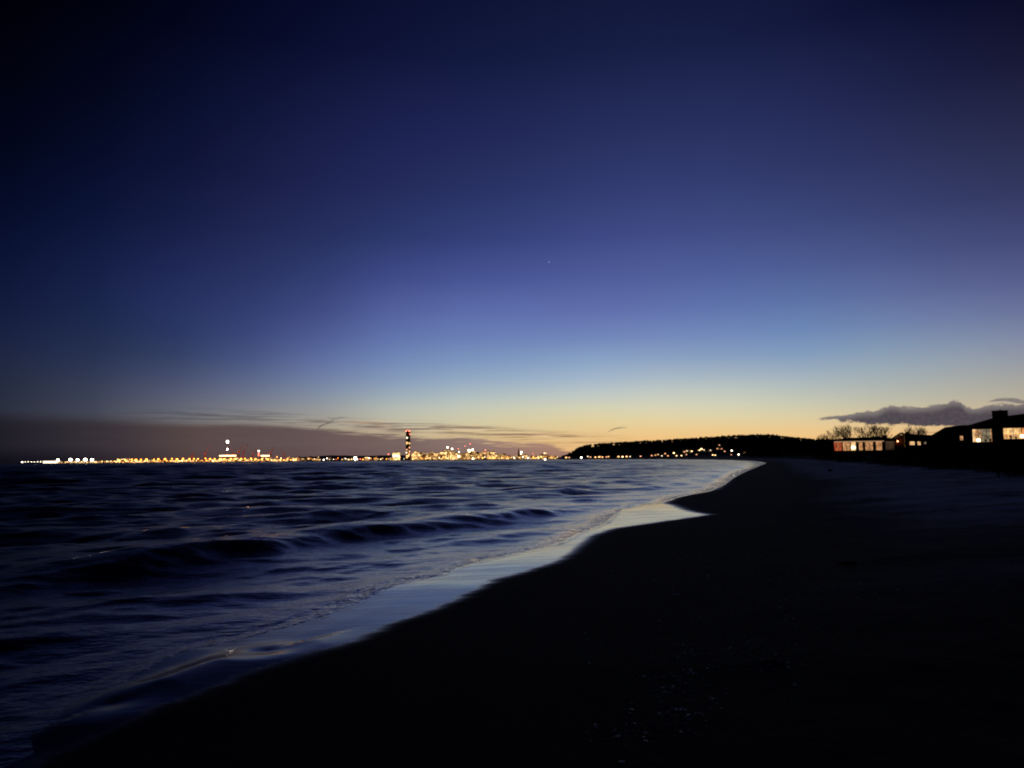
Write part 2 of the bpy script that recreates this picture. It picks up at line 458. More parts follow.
def terrain(x, y):
    x = np.asarray(x, float); y = np.asarray(y, float)
    d, s = polydist(x, y, SH); d = d * s
    z = np.interp(d, [-400, -40, -8, -1, 0, 0.5, 1.2, 2.2, 4.6, 8, 13, 17, 22, 30, 45, 100, 300, 900],
                     [-6, -2.4, -.7, -.05, .080, .108, .140, .176, .27, .58, 1.0, 1.3, 1.9, 2.3, 3.1, 3.4, 6, 12])
    far = np.clip((d - 12) / 10, 0, 1)
    z = z + far * (fbm(x / 4.0, y / 4.0, 3) - 0.5) * 0.5
    mid = np.clip((d - 2.5) / 4, 0, 1) * (1 - far)
    z = z + mid * ((fbm(x / 1.6, y / 1.6, 5) - 0.5) * 0.10 + (fbm(x / .28, y / .28, 8) - 0.5) * 0.022)
    for P, a_, wb_, wf_ in RIDGES:
        if x.size < 10 or True:
            near = (y < 14)
            if near.any():
                dd_, ss_ = polydist(x[near], y[near], P); b_ = dd_ * ss_
                e_ = np.minimum(np.hypot(x[near] - P[0][0], y[near] - P[0][1]), np.hypot(x[near] - P[-1][0], y[near] - P[-1][1]))
                z[near] += a_ * np.where(b_ > 0, np.exp(-(b_ / wf_) ** 2), np.exp(-(b_ / wb_) ** 2)) * np.clip(e_ / .5, 0, 1)
    z = z + np.where(d > 0, hill_z(x, y) * np.clip(d / 60, 0, 1) * 0.90, 0)
    return z, d
def tz(x, y):
    return float(terrain(np.array([float(x)]), np.array([float(y)]))[0][0])

def polar(name, rows, inner, outer_n):
    th = np.concatenate([np.linspace(-180, -39, outer_n, endpoint=False), np.linspace(-39, 39, inner, endpoint=False), np.linspace(39, 180, outer_n, endpoint=False)])
    th = np.radians(th)
    nr, nt = len(rows), len(th)
    rr, tt = np.meshgrid(rows, th, indexing='ij')
    return rr * np.sin(tt), rr * np.cos(tt), nr, nt
def grid_mesh(name, X, Y, Z, nr, nt, attrs, material, closed=True):
    me = bpy.data.meshes.new(name)
    co = np.stack([X, Y, Z], -1).reshape(-1, 3).astype(np.float32)
    i = np.arange(nr - 1)[:, None]; j = np.arange(nt if closed else nt - 1)[None, :]
    j2 = (j + 1) % nt
    q = np.stack([i * nt + j, i * nt + j2, (i + 1) * nt + j2, (i + 1) * nt + j], -1).reshape(-1, 4)
    q = q[:, ::-1]
    me.vertices.add(len(co)); me.vertices.foreach_set('co', co.ravel())
    me.loops.add(q.size); me.loops.foreach_set('vertex_index', q.ravel().astype(np.int32))
    me.polygons.add(len(q)); me.polygons.foreach_set('loop_start', (np.arange(len(q)) * 4).astype(np.int32))
    me.polygons.foreach_set('loop_total', np.full(len(q), 4, np.int32))
    me.polygons.foreach_set('use_smooth', np.ones(len(q), bool))
    me.update(); me.validate()
    for k, a in attrs.items():
        at_ = me.attributes.new(k, 'FLOAT', 'POINT'); at_.data.foreach_set('value', a.ravel().astype(np.float32))
    o = bpy.data.objects.new(name, me); col.objects.link(o); me.materials.append(material)
    return o

# ------------------------------------------------------------------ materials for the ground
def sand_material():
    m = bpy.data.materials.new('beach sand'); m.use_nodes = True
    t = NT(m.node_tree); b = t.n['Principled BSDF']
    def attr(n):
        a = t.new('ShaderNodeAttribute', attribute_name=n); return a.outputs['Fac']
    geo = t.new('ShaderNodeNewGeometry'); pos = geo.outputs['Position']
    wet0 = attr('wet'); pale = attr('pale'); land = attr('land')
    mp = t.new('ShaderNodeMapping'); mp.inputs['Rotation'].default_value = (0, 0, R(-35)); mp.inputs['Scale'].default_value = (0.35, 2.2, 1)
    t.l.new(pos, mp.inputs[0])
    st = t.noise(mp.outputs[0], 1.6, 4, 0.6)
    hx = t.new('ShaderNodeMapping'); hx.inputs['Scale'].default_value = (0.5, 5.0, 1); t.l.new(pos, hx.inputs[0])
    st2 = t.noise(hx.outputs[0], 1.2, 3, 0.6)
    wj = t.math('ADD', wet0, t.math('MULTIPLY', t.math('SUBTRACT', t.math('ADD', st, st2), 1.0), 0.5))
    wet = t.mr(wj, 0.12, 0.78)
    n1 = t.noise(pos, 3.0, 5, 0.6); n2 = t.noise(pos, 40.0, 3, 0.6)
    dry = t.mix(n1, (0.020, 0.018, 0.018), (0.040, 0.036, 0.034))
    dry = t.mix(t.mr(n2, 0.55, 0.8, 0, 0.5), dry, (0.055, 0.05, 0.045))
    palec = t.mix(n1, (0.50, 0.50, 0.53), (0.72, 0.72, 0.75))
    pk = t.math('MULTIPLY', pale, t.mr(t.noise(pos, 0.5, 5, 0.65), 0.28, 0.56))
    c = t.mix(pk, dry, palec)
    c = t.mix(wet, c, (0.014, 0.012, 0.011))
    soil = t.mix(n1, (0.012, 0.015, 0.008), (0.03, 0.035, 0.018))
    c = t.mix(land, c, soil)
    t.l.new(c, b.inputs['Base Color'])
    wetr = t.mr(st2, 0.3, 0.75, 0.07, 0.20)
    t.l.new(t.math('ADD', t.math('MULTIPLY', wet, wetr), t.math('MULTIPLY', t.math('SUBTRACT', 1.0, wet), 0.95)), b.inputs['Roughness'])
    film = t.mr(t.new('ShaderNodeAttribute', attribute_name='film').outputs['Fac'], 0, 1, 1.20, 2.2, 'LINEAR')
    t.l.new(t.math('ADD', t.math('MULTIPLY', wet, film), t.math('MULTIPLY', t.math('SUBTRACT', 1.0, wet), 1.15)), b.inputs['IOR'])
    b.inputs['Specular IOR Level'].default_value = 0.5
    bp = t.new('ShaderNodeBump'); bp.inputs['Distance'].default_value = 0.02
    t.l.new(t.math('SUBTRACT', 1.0, t.math('MULTIPLY', wet, 0.985)), bp.inputs['Strength'])
    t.l.new(t.noise(pos, 14.0, 5, 0.65), bp.inputs['Height'])
    # fine rills on the wet film
    b2 = t.new('ShaderNodeBump'); b2.inputs['Distance'].default_value = 0.004
    t.l.new(t.math('MULTIPLY', wet, 0.35), b2.inputs['Strength'])
    t.l.new(t.noise(mp.outputs[0], 5.0, 3, 0.5), b2.inputs['Height']); t.l.new(bp.outputs[0], b2.inputs['Normal'])
    t.l.new(b2.outputs[0], b.inputs['Normal'])
    return m
def water_material():
    m = bpy.data.materials.new('sea water'); m.use_nodes = True
    t = NT(m.node_tree); b = t.n['Principled BSDF']
    geo = t.new('ShaderNodeNewGeometry'); pos = geo.outputs['Position']
    chop = t.new('ShaderNodeAttribute', attribute_name='chop').outputs['Fac']
    off = t.new('ShaderNodeAttribute', attribute_name='offshore').outputs['Fac']   # metres from the waterline
    b.inputs['Base Color'].default_value = (0.004, 0.006, 0.010, 1)
    t.l.new(t.mr(off, 0.3, 7, 1.60, 1.18), b.inputs['IOR'])
    t.l.new(t.math('MULTIPLY', t.mr(off, 1, 110, 0.15, 0.24), t.mr(chop, 0.1, 0.6, 1.0, 0.3)), b.inputs['Roughness'])
    mp = t.new('ShaderNodeMapping'); mp.inputs['Rotation'].default_value = (0, 0, R(-15)); mp.inputs['Scale'].default_value = (0.5, 1.0, 1)
    t.l.new(pos, mp.inputs[0])
    b1 = t.new('ShaderNodeBump'); b1.inputs['Distance'].default_value = 0.30
    t.l.new(t.mr(off, 0.5, 30, 0.14, 1.0), b1.inputs['Strength'])
    t.l.new(t.noise(mp.outputs[0], 1.3, 5, 0.62), b1.inputs['Height'])
    bL = t.new('ShaderNodeBump'); bL.inputs['Distance'].default_value = 1.5
    t.l.new(t.mr(off, 25, 160, 0.0, 1.0), bL.inputs['Strength'])
    t.l.new(t.noise(mp.outputs[0], 0.3, 6, 0.65), bL.inputs['Height']); t.l.new(b1.outputs[0], bL.inputs['Normal'])
    bR = t.new('ShaderNodeBump'); bR.inputs['Distance'].default_value = 0.034
    t.l.new(t.mr(off, 0.4, 12, 0.25, 0.9), bR.inputs['Strength'])
    t.l.new(t.noise(mp.outputs[0], 9.0, 3, 0.6), bR.inputs['Height']); t.l.new(bL.outputs[0], bR.inputs['Normal']); bL = bR
    b2 = t.new('ShaderNodeBump'); b2.inputs['Distance'].default_value = 0.10
    t.l.new(t.math('MULTIPLY', chop, 1.0), b2.inputs['Strength'])
    mc = t.new('ShaderNodeMapping'); mc.inputs['Rotation'].default_value = (0, 0, R(-12)); mc.inputs['Scale'].default_value = (6.5, 1.7, 1)
    t.l.new(pos, mc.inputs[0])
    t.l.new(t.noise(mc.outputs[0], 1.0, 3, 0.6), b2.inputs['Height']); t.l.new(bL.outputs[0], b2.inputs['Normal'])
    t.l.new(b2.outputs[0], b.inputs['Normal'])
    return m

# ------------------------------------------------------------------ beach and land: one sheet
rows = np.concatenate([np.linspace(0.02, 4.0, 30, endpoint=False), 4.0 * (310 / 4.0) ** (np.arange(520) / 520), 310 * (20000 / 310) ** (np.arange(131) / 130)])
X, Y, nr, nt = polar('beach', rows, 560, 70)
Z, D = terrain(X, Y)
poly = np.array([(-4.2, -3), (-3.7, 2.3)] + NEAR + Wp + Ap + [tuple(onplane(60, 765, .05)[:2]), (-3.4, 2.0), (-4.0, -3)])
pd, _ = polydist(X, Y, np.vstack([poly, poly[:1]]))
ins = inpoly(X, Y, poly)
sd_ = np.where(ins, pd, -pd)
soft = np.clip(0.08 + np.hypot(X, Y) * 0.006, 0.1, 0.4)
wet = np.clip(0.5 + sd_ / soft * 0.25, 0, 1)
wet = np.maximum(wet, np.clip(1 - D / 0.25, 0, 1) * (D < 0.3))
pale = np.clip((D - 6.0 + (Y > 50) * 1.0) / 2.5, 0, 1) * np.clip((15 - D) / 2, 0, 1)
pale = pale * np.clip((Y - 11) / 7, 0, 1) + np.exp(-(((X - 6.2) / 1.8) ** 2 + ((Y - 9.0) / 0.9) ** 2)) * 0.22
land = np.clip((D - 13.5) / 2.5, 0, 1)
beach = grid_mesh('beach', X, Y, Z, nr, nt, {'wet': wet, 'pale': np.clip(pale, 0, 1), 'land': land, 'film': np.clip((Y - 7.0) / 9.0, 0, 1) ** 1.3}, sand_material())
tag(beach, kind='structure')

# ------------------------------------------------------------------ sea with swell lines running in to the beach
rows = np.concatenate([[0.5, 1.5, 2.5, 3.3], 4.0 * (560 / 4.0) ** (np.arange(860) / 860), 560 * (26000 / 560) ** (np.arange(161) / 160)])
X, Y, nr, nt = polar('sea', rows, 720, 60)
d, s = polydist(X, Y, SH); off = -d * s
rad = np.hypot(X, Y)
hgt = np.zeros(X.shape)
def crest(P, amp, wb, wf, Lend=1.5, wobble=0.25, seed=1):
    """long crest along the polyline P (ordered with the shore on its right); steep face on the shore side"""
    global hgt
    wb *= 1.7; wf *= 1.5; amp *= 1.05; Lend *= 1.5; wobble *= 1.5
    P = smooth_poly(P, 2)
    dd, ss = polydist(X, Y, P)
    # fade beyond the ends
    e0 = np.hypot(X - P[0][0], Y - P[0][1]); e1 = np.hypot(X - P[-1][0], Y - P[-1][1])
    b = dd * ss + (fbm(X / 1.1, Y / 1.1, seed, 3) - 0.5) * wobble
    prof = np.where(b > 0, np.exp(-(b / wf) ** 2), np.exp(-(b / wb) ** 2))
    mod = 0.65 + 0.7 * fbm(X / 2.2, Y / 2.2, seed + 9, 2)
    endf = np.clip(np.minimum(e0, e1) / Lend, 0, 1)
    hgt += amp * prof * mod * endf
def G2(L): return [tuple(onplane(*q)[:2]) for q in L]
crest(G2([(-60, 600), (0, 588), (100, 572), (200, 560), (310, 541), (440, 528), (540, 513.5), (605, 509)]), 0.44, 1.2, 0.42, 2.5, 0.5, 2)
crest(G2([(40, 541), (120, 537), (210, 529), (300, 527), (350, 521)]), 0.16, 1.4, 0.5, 2, 0.6, 3)
crest(G2([(200, 518), (270, 517), (360, 517), (430, 512), (500, 506), (560, 503)]), 0.17, 1.3, 0.5, 2, 0.5, 4)
crest(G2([(340, 506), (430, 503), (490, 498), (540, 497), (575, 491)]), 0.16, 1.6, 0.6, 2, 0.5, 5)
crest(G2([(540, 499), (575, 491), (610, 490), (655, 488.5), (690, 482), (722, 474)]), 0.17, 1.2, 0.45, 2, 0.5, 6)
crest(G2([(560, 489), (590, 485), (625, 483), (650, 480)]), 0.20, 1.4, 0.5, 2, 0.5, 7)
crest(G2([(640, 478), (690, 475), (725, 470), (752, 465.5)]), 0.16, 2.0, 0.7, 3, 0.6, 8)
crest(G2([(150, 668), (250, 640), (330, 607), (386, 581), (437, 567), (482, 551), (512, 541), (571, 531.5), (600, 521)]), 0.035, 0.55, 0.13, 0.5, 0.12, 9)
crest(G2([(330, 561), (380, 552), (430, 546), (500, 541), (560, 527)]), 0.07, 0.8, 0.25, 1.2, 0.3, 10)
crest(G2([(-20, 640), (80, 622), (190, 606), (270, 590), (340, 575)]), 0.05, 0.7, 0.25, 1, 0.3, 12)
# broken shorter crests further out
rs = np.random.RandomState(5)
for k in range(260):
    yy = 14 * (230 / 14) ** rs.rand()
    xx = -yy * 1.35 + (yy * 1.35 + np.interp(yy, [14, 42, 147, 230], [3, 23, 94, 140])) * rs.rand()
    ang = R(28 + 12 * rs.randn() + 14 * (1 - min(1, yy / 60)))          # direction of travel relative to the beach normal
    ux, uy = math.sin(ang * 0.55), math.cos(ang * 0.55)                 # along the crest
    La = (2.0 + 0.13 * yy) * (0.6 + rs.rand()); wb = 1.8 * (0.5 + 0.014 * yy) * (0.7 + 0.6 * rs.rand()); wf = wb * 0.45; 
    amp = (0.024 + 0.0017 * yy) * (0.6 + 0.8 * rs.rand())
    # crest runs mostly across the view, faces the camera
    ca, sa = math.cos(R(20 + 10 * rs.randn())), math.sin(R(20 + 10 * rs.randn()))
    ca, sa = math.cos(R(30 + 10 * rs.randn())), 0; sa = math.sqrt(1 - ca * ca)
    rx, ry = X - xx, Y - yy * YS
    m = (np.abs(rx) < La * 3 + 3) & (np.abs(ry) < La * 3 + 6)
    if not m.any(): continue
    a = rx[m] * ca + ry[m] * sa; b = rx[m] * sa - ry[m] * ca
    b = b + (fbm(a / 1.3 + k, b / 1.3, k, 2) - 0.5) * wb * 0.8
    hgt[m] += amp * np.exp(-(a / La) ** 2) * np.where(b > 0, np.exp(-(b / wf) ** 2), np.exp(-(b / wb) ** 2))
# wind waves
for k in range(60):
    lam = 0.45 * (22 / 0.45) ** rs.rand()
    th = R(-62 + 24 * rs.randn())
    kx, ky = math.cos(th) * 2 * math.pi / lam, math.sin(th) * 2 * math.pi / lam
    cell = rad * 0.0062
    fade = np.clip(lam / (cell * 4) - 0.6, 0, 1)
    amp = 0.0056 * lam ** 0.75 * (0.6 + 0.8 * rs.rand()) * (1 + 0.8 * np.clip(off / 60, 0, 1)) * (1.0 if lam < 8 else np.clip(off / 50 - .3, 0, 1))
    ph = rs.rand() * 6.28 + 2.2 * fbm(X / (lam * 4), Y / (lam * 4), k, 2)
    hgt += amp * fade * np.sin(kx * X + ky * Y + ph)
for k in range(34):
    lam = 0.28 * (1.6 / 0.28) ** rs.rand()
    th = R(-60 + 40 * rs.randn())
    kx, ky = math.cos(th) * 2 * math.pi / lam, math.sin(th) * 2 * math.pi / lam
    fade = np.clip(lam / (rad * 0.0062 * 4) - 0.6, 0, 1)
    if fade.max() <= 0: continue
    amp = 0.0030 * lam * (0.6 + 0.8 * rs.rand()) * (0.3 + 1.4 * fbm(X / 2.5 + k, Y / 4.0, 77 + k, 2))
    hgt += amp * fade * np.sin(kx * X + ky * Y + rs.rand() * 6.28 + 3.0 * fbm(X / (lam * 5), Y / (lam * 5), k + 300, 2))
hgt *= np.clip(.34 + off / 32, 0, 1)
taper = np.clip(off / 1.6, 0, 1) ** 0.8
taper = np.maximum(taper, np.clip(off / 0.35, 0, 1) * 0.45)
hgt = hgt * taper + 0.085 * np.exp(-np.abs(off) / 0.9) + 0.024 * (fbm(X / .45, Y / 1.3, 901, 4) - 0.5) * np.exp(-np.abs(off) / 1.3) * np.clip((rad - 8) / 4, 0, 1)
hgt = np.where(off < -0.6, -0.4, hgt)
chop = np.exp(-((off - 0.12) / (0.12 + 0.014 * rad)) ** 2) * np.clip((rad - 7) / 6, 0, 1) + 0.02
sea = grid_mesh('sea', X, Y, hgt, nr, nt, {'chop': chop, 'offshore': np.clip(off, 0, 5000)}, water_material())
tag(sea, kind='structure')

# ------------------------------------------------------------------ materials for things
M = {}
M['dark_wall'] = mat('dark brick wall', (0.05, 0.035, 0.03), 0.9, vary=0.3, vscale=2)
M['pale_wall'] = mat('pale rendered wall', (0.30, 0.27, 0.23), 0.85, vary=0.12, vscale=1)
M['timber'] = mat('stained timber', (0.10, 0.035, 0.018), 0.7, vary=0.3, vscale=3)
M['white_trim'] = mat('painted soffit board', (0.62, 0.55, 0.45), 0.7, vary=0.1)
M['roof_dark'] = mat('dark roofing felt', (0.022, 0.021, 0.022), 0.9, vary=0.3, vscale=2)
M['frame'] = mat('window frame dark', (0.04, 0.03, 0.025), 0.6, vary=0.2)
M['concrete'] = mat('quay concrete', (0.12, 0.11, 0.10), 0.9, vary=0.2, vscale=.3)
M['steel'] = mat('galvanised steel', (0.16, 0.16, 0.17), 0.55, metal=0.3, vary=0.15)
M['crane_red'] = mat('red painted crane steel', (0.50, 0.08, 0.05), 0.6, vary=0.2, emit=None)
M['bark'] = mat('bark', (0.035, 0.025, 0.02), 0.95, vary=0.3, vscale=4)
M['leaf'] = mat('dark foliage', (0.018, 0.024, 0.012), 0.9, vary=0.5, vscale=1)
M['leaf_far'] = mat('far wood foliage', (0.035, 0.026, 0.018), 0.9, vary=0.4, vscale=.05)
M['grass'] = mat('marram grass', (0.025, 0.024, 0.014), 0.9, vary=0.4, vscale=2)
M['stone'] = mat('dark stone', (0.03, 0.03, 0.032), 0.8, vary=0.3, vscale=6)
M['shell'] = mat('bleached shell', (0.55, 0.52, 0.47), 0.4, vary=0.25, vscale=60)
M['drift'] = mat('driftwood', (0.10, 0.08, 0.065), 0.8, vary=0.3, vscale=20)
def glow(n, c, s, sampled=False): M[n] = mat(n, (0.6, 0.6, 0.6), 0.5, emit=c, strength=s, sampled=sampled)
glow('sodium lamp', (1.0, 0.28, 0.03), 11)
glow('amber lamp', (1.0, 0.42, 0.08), 9)
glow('warm lamp', (1.0, 0.62, 0.26), 9)
glow('white lamp', (1.0, 0.86, 0.62), 14)
glow('bright white lamp', (1.0, 0.90, 0.72), 18)
glow('red lamp', (1.0, 0.16, 0.09), 5)
glow('dim warm lamp', (1.0, 0.45, 0.16), 4.2)
glow('window warm', (1.0, 0.52, 0.18), 2.6)
glow('window pink', (1.0, 0.42, 0.20), 2.2)
glow('window white', (1.0, 0.80, 0.52), 2.6)

def facade(name, tint, strength, lit=0.55, cw=3.4, fh=3.1, base=(0.06, 0.05, 0.045)):
    """dark wall with a grid of windows, some of them lit"""
    m = bpy.data.materials.new(name); m.use_nodes = True
    t = NT(m.node_tree); b = t.n['Principled BSDF']
    geo = t.new('ShaderNodeNewGeometry'); oi = t.new('ShaderNodeObjectInfo')
    s = t.new('ShaderNodeSeparateXYZ'); t.l.new(geo.outputs['Position'], s.inputs[0])
    n = t.new('ShaderNodeSeparateXYZ'); t.l.new(geo.outputs['Normal'], n.inputs[0])
    side = t.math('GREATER_THAN', t.math('ABSOLUTE', n.outputs[0]), 0.7)
    u = t.math('ADD', t.math('MULTIPLY', s.outputs[0], t.math('SUBTRACT', 1.0, side)), t.math('MULTIPLY', s.outputs[1], side))
    uu = t.math('DIVIDE', u, cw); vv = t.math('DIVIDE', s.outputs[2], fh)
    cu = t.math('FLOOR', uu); cv = t.math('FLOOR', vv); fu = t.math('FRACT', uu); fv = t.math('FRACT', vv)
    wn = t.new('ShaderNodeTexWhiteNoise', noise_dimensions='3D')
    t.l.new(t.comb(cu, cv, t.math('MULTIPLY', oi.outputs['Random'], 97.0)), wn.inputs['Vector'])
    wall_side = t.math('LESS_THAN', t.math('ABSOLUTE', n.outputs[2]), 0.3)
    hole = t.math('MULTIPLY', t.math('MULTIPLY', t.math('LESS_THAN', t.math('ABSOLUTE', t.math('SUBTRACT', fu, 0.5)), 0.34),
                                     t.math('LESS_THAN', t.math('ABSOLUTE', t.math('SUBTRACT', fv, 0.5)), 0.30)), wall_side)
    thr = t.math('ADD', lit, t.math('MULTIPLY', t.math('SUBTRACT', oi.outputs['Random'], 0.5), 0.45))
    on = t.math('MULTIPLY', hole, t.math('LESS_THAN', wn.outputs['Value'], thr))
    pw = t.math('POWER', wn.outputs['Value'], 2.0)
    tcol = t.mix(t.mr(wn.outputs['Value'], 0, 0.5), tint, (1.0, 0.62, 0.24))
    c = t.mix(hole, base, (0.02, 0.022, 0.025))
    t.l.new(c, b.inputs['Base Color']); b.inputs['Roughness'].default_value = 0.7
    t.l.new(tcol, b.inputs['Emission Color'])
    t.l.new(t.math('MULTIPLY', on, t.math('ADD', strength * 0.5, t.math('MULTIPLY', pw, strength * 4))), b.inputs['Emission Strength'])
    m.cycles.emission_sampling = 'NONE'
    M[name] = m
facade('facade amber', (1.0, 0.38, 0.07), 2.8)
facade('facade gold', (1.0, 0.50, 0.12), 3.8)
facade('facade dim', (1.0, 0.42, 0.14), .8, lit=0.4)
facade('facade villa', (1.0, 0.55, 0.25), 0.6, lit=0.25)
facade('quay glow front', (1.0, 0.22, 0.018), 1.7, lit=0.85, cw=7.0, fh=4.2)  # emissive cells carry the orange floodlighting of the quay ground

# ------------------------------------------------------------------ far shore: land for the harbour and the city
def slab_land(name, pxs, Y0, Y1, z, material):
    b = MB()
    xs = [at(px, 460, Y0)[0] for px in pxs]; Y0 *= YS; Y1 *= YS
    n = 60
    vs = []
    for i in range(n + 1):
        x = xs[0] + (xs[1] - xs[0]) * i / n
        yj = Y0 + 14 * math.sin(i * 1.7) * (1 if 2 < i < n - 1 else 0)
        vs += [(x, yj, -3), (x, yj, z), (x * Y1 / Y0, Y1, z), (x * Y1 / Y0, Y1, -3)]
    fs = []
    for i in range(n):
        a = 4 * i; c = a + 4
        fs += [(a, c, c + 1, a + 1), (a + 1, c + 1, c + 2, a + 2), (a + 2, c + 2, c + 3, a + 3)]
    fs += [(0, 1, 2, 3), (4 * n, 4 * n + 3, 4 * n + 2, 4 * n + 1)]
    b.add(vs, fs)
    return tag(b.build(name, material), kind='structure')
slab_land('harbour_ground', (18, 336), 1480, 1700, 2.2, M['concrete'])
slab_land('city_ground', (300, 640), 1690, 2600, 2.4, M['concrete'])
# low hills far behind the city
b = MB(); prof = []
rs = np.random.RandomState(3)
pxs = list(range(285, 572, 6))
tops = np.interp(pxs, [285, 300, 330, 360, 400, 450, 520, 571], [459, 457, 455.2, 455.6, 455, 455.4, 455.6, 457])
vs, fs = [], []
for i, (px, ty) in enumerate(zip(pxs, tops)):
    p = at(px, ty + rs.rand() * 0.5, 4200)
    vs += [(p[0], 3900 * YS, 0), (p[0], 4200 * YS, max(p[2], 4)), (p[0] * 1.15, 4900 * YS, 0)]
for i in range(len(pxs) - 1):
    a = 3 * i; c = a + 3
    fs += [(a, c, c + 1, a + 1), (a + 1, c + 1, c + 2, a + 2)]
tag(b.add(vs, fs).build('distant_hills', M['leaf_far']), kind='structure')

# ------------------------------------------------------------------ lamps of the harbour
def mast_proto(name, h, lampmat, hw=3.2, hh=2.2, label='', cat='', group=None, arms=True):
    r = empty(name, (0, 0, 0)); tag(r, label, cat, group)
    MB().bar((0, 0, 0), (0, 0, h), 0.45, 0.25, 6).bar((-hw * .5, 0, h), (hw * .5, 0, h), 0.15, 0.15, 4).build('pole', M['steel'], r)
    MB().box(-hw / 2, hw / 2, -0.9, 0.9, h - hh, h).ball((0, 0, h - hh / 2), hw * 0.62, 10, 6, 0.8).build('lamp_head', M[lampmat], r)
    return r
def place_masts(spec, Y, kind, hscale_base, label_fn, group, protos):
    """spec: list of (px, py, size)"""
    for i, (px, py, sc) in enumerate(spec):
        p = at(px, py, Y)
        z0 = 2.2
        h = max(6.0, p[2] - z0)
        pr = protos
        sc = sc * 1.3
        o = copy_thing(pr, (p[0], p[1], z0), 0.0, (sc, sc, 1.0))
        for ch in kids(o): ch.location.z = 0
        # mast height by scaling the pole; the lamp head keeps its size
        for ch in kids(o):
            if ch.name.startswith('pole'): ch.scale = (1, 1, h / pr['h'])
            else: ch.scale = (1, 1, sc); ch.location.z = h - pr['h'] * sc
        tag(o, label_fn(i), None, group)
used = []
def proto(name, h, lampmat, cat, hw=3.2, hh=2.2):
    o = mast_proto(name, h, lampmat, hw, hh, 'x', cat); o['h'] = h; used.append(o); return o
P_or = proto('floodlight_mast', 20.0, 'sodium lamp', 'floodlight mast')
P_wh = proto('floodlight_mast', 20.0, 'bright white lamp', 'floodlight mast', 4.0, 2.6)
P_am = proto('street_lamp', 9.0, 'amber lamp', 'street lamp', 2.2, 1.5)
P_ww = proto('street_lamp', 9.0, 'warm lamp', 'street lamp', 2.2, 1.5)
P_w = proto('street_lamp', 9.0, 'white lamp', 'street lamp', 2.2, 1.6)
P_so = proto('street_lamp', 9.0, 'sodium lamp', 'street lamp', 2.2, 1.5)
P_red = proto('street_lamp', 9.0, 'red lamp', 'street lamp', 2.2, 1.4)

place_masts([(58, 459.4, 1.3), (70.5, 459.0, 1.7), (77.7, 459.4, 1.4), (85.3, 458.9, 1.75), (92, 459.1, 1.5)], 1500, '', 0,
            lambda i: ['lone white floodlight mast standing apart at the pier end', 'white floodlight mast at the start of the close group of four',
                       'white floodlight mast just past the first of the close group of four', 'tallest white floodlight mast of the close group of four',
                       'last white floodlight mast of the close group, toward the orange quay'][i], 'white floodlights on the harbour pier', P_wh)
oq = [(119, 459.6, .7), (125.5, 460.3, .7), (132, 459.2, .8), (136, 459.4, 1.5), (141, 459.2, .8), (146.5, 459.0, 1.35), (154, 459.2, .7), (158.3, 458.8, 1.1), (165, 458.6, 1.3),
      (172, 458.4, .9), (177, 458.8, 1.3), (183, 458.4, 1.2), (189.5, 458.5, 1.1), (194, 458.5, .9), (198, 458.6, .9), (205.5, 458.2, .9), (210, 458.6, 1.1), (214.7, 458.6, .9), (220, 458.6, 1.1), (224.5, 458.6, 1.1),
      (231, 458.4, 1.0), (235.5, 458.5, 1.0), (241, 458.4, 1.0), (245, 458.4, .9), (251, 458.2, 1.0), (255.5, 458.6, 1.0), (262, 458.6, .9), (268, 458.8, .9), (277, 456.8, .7), (281, 458.6, .7), (287.6, 458.4, .8), (294, 460, .8)]
place_masts(oq, 1500, '', 0, lambda i: f"{ORD[i] if i < 30 else ['second last', 'last'][i-30]} orange floodlight mast along the container quay, counted from the pier", 'orange floodlights on the container quay', P_or)
# small lamps at the foot of the quay
lowl = [(22, 464.4, 1.2)] + [(25 + 3.1 * i, 463.9 + .2 * (i % 2), .55) for i in range(6)]
place_masts(lowl, 1490, '', 0, lambda i: f"{ORD[i]} small white lamp on the dark outer breakwater", 'small lamps on the breakwater', P_w)
q2 = []; rs = np.random.RandomState(9); x = 102.0
while x < 300:
    q2.append((x, 463.2 - 0.006 * (x - 100) + 0.6 * rs.rand(), .55 + .55 * rs.rand())); x += 3.2 + 3.4 * rs.rand()
q2 = q2[:60]
for i, q in enumerate(q2):
    pr = [P_am, P_so, P_so, P_so, P_ww][int(rs.rand() * 5)]
    colr = {P_am.name: 'amber', P_so.name: 'orange', P_ww.name: 'pale'}[pr.name]
    place_masts([q], 1485, '', 0, lambda _: f"{colr} quay edge lamp at the water, " + (f"{ORD[i]} from the pier" if i < 30 else f"{ORD[min(29, len(q2)-1-i)]} from the city end"), 'lamps along the quay edge', pr)

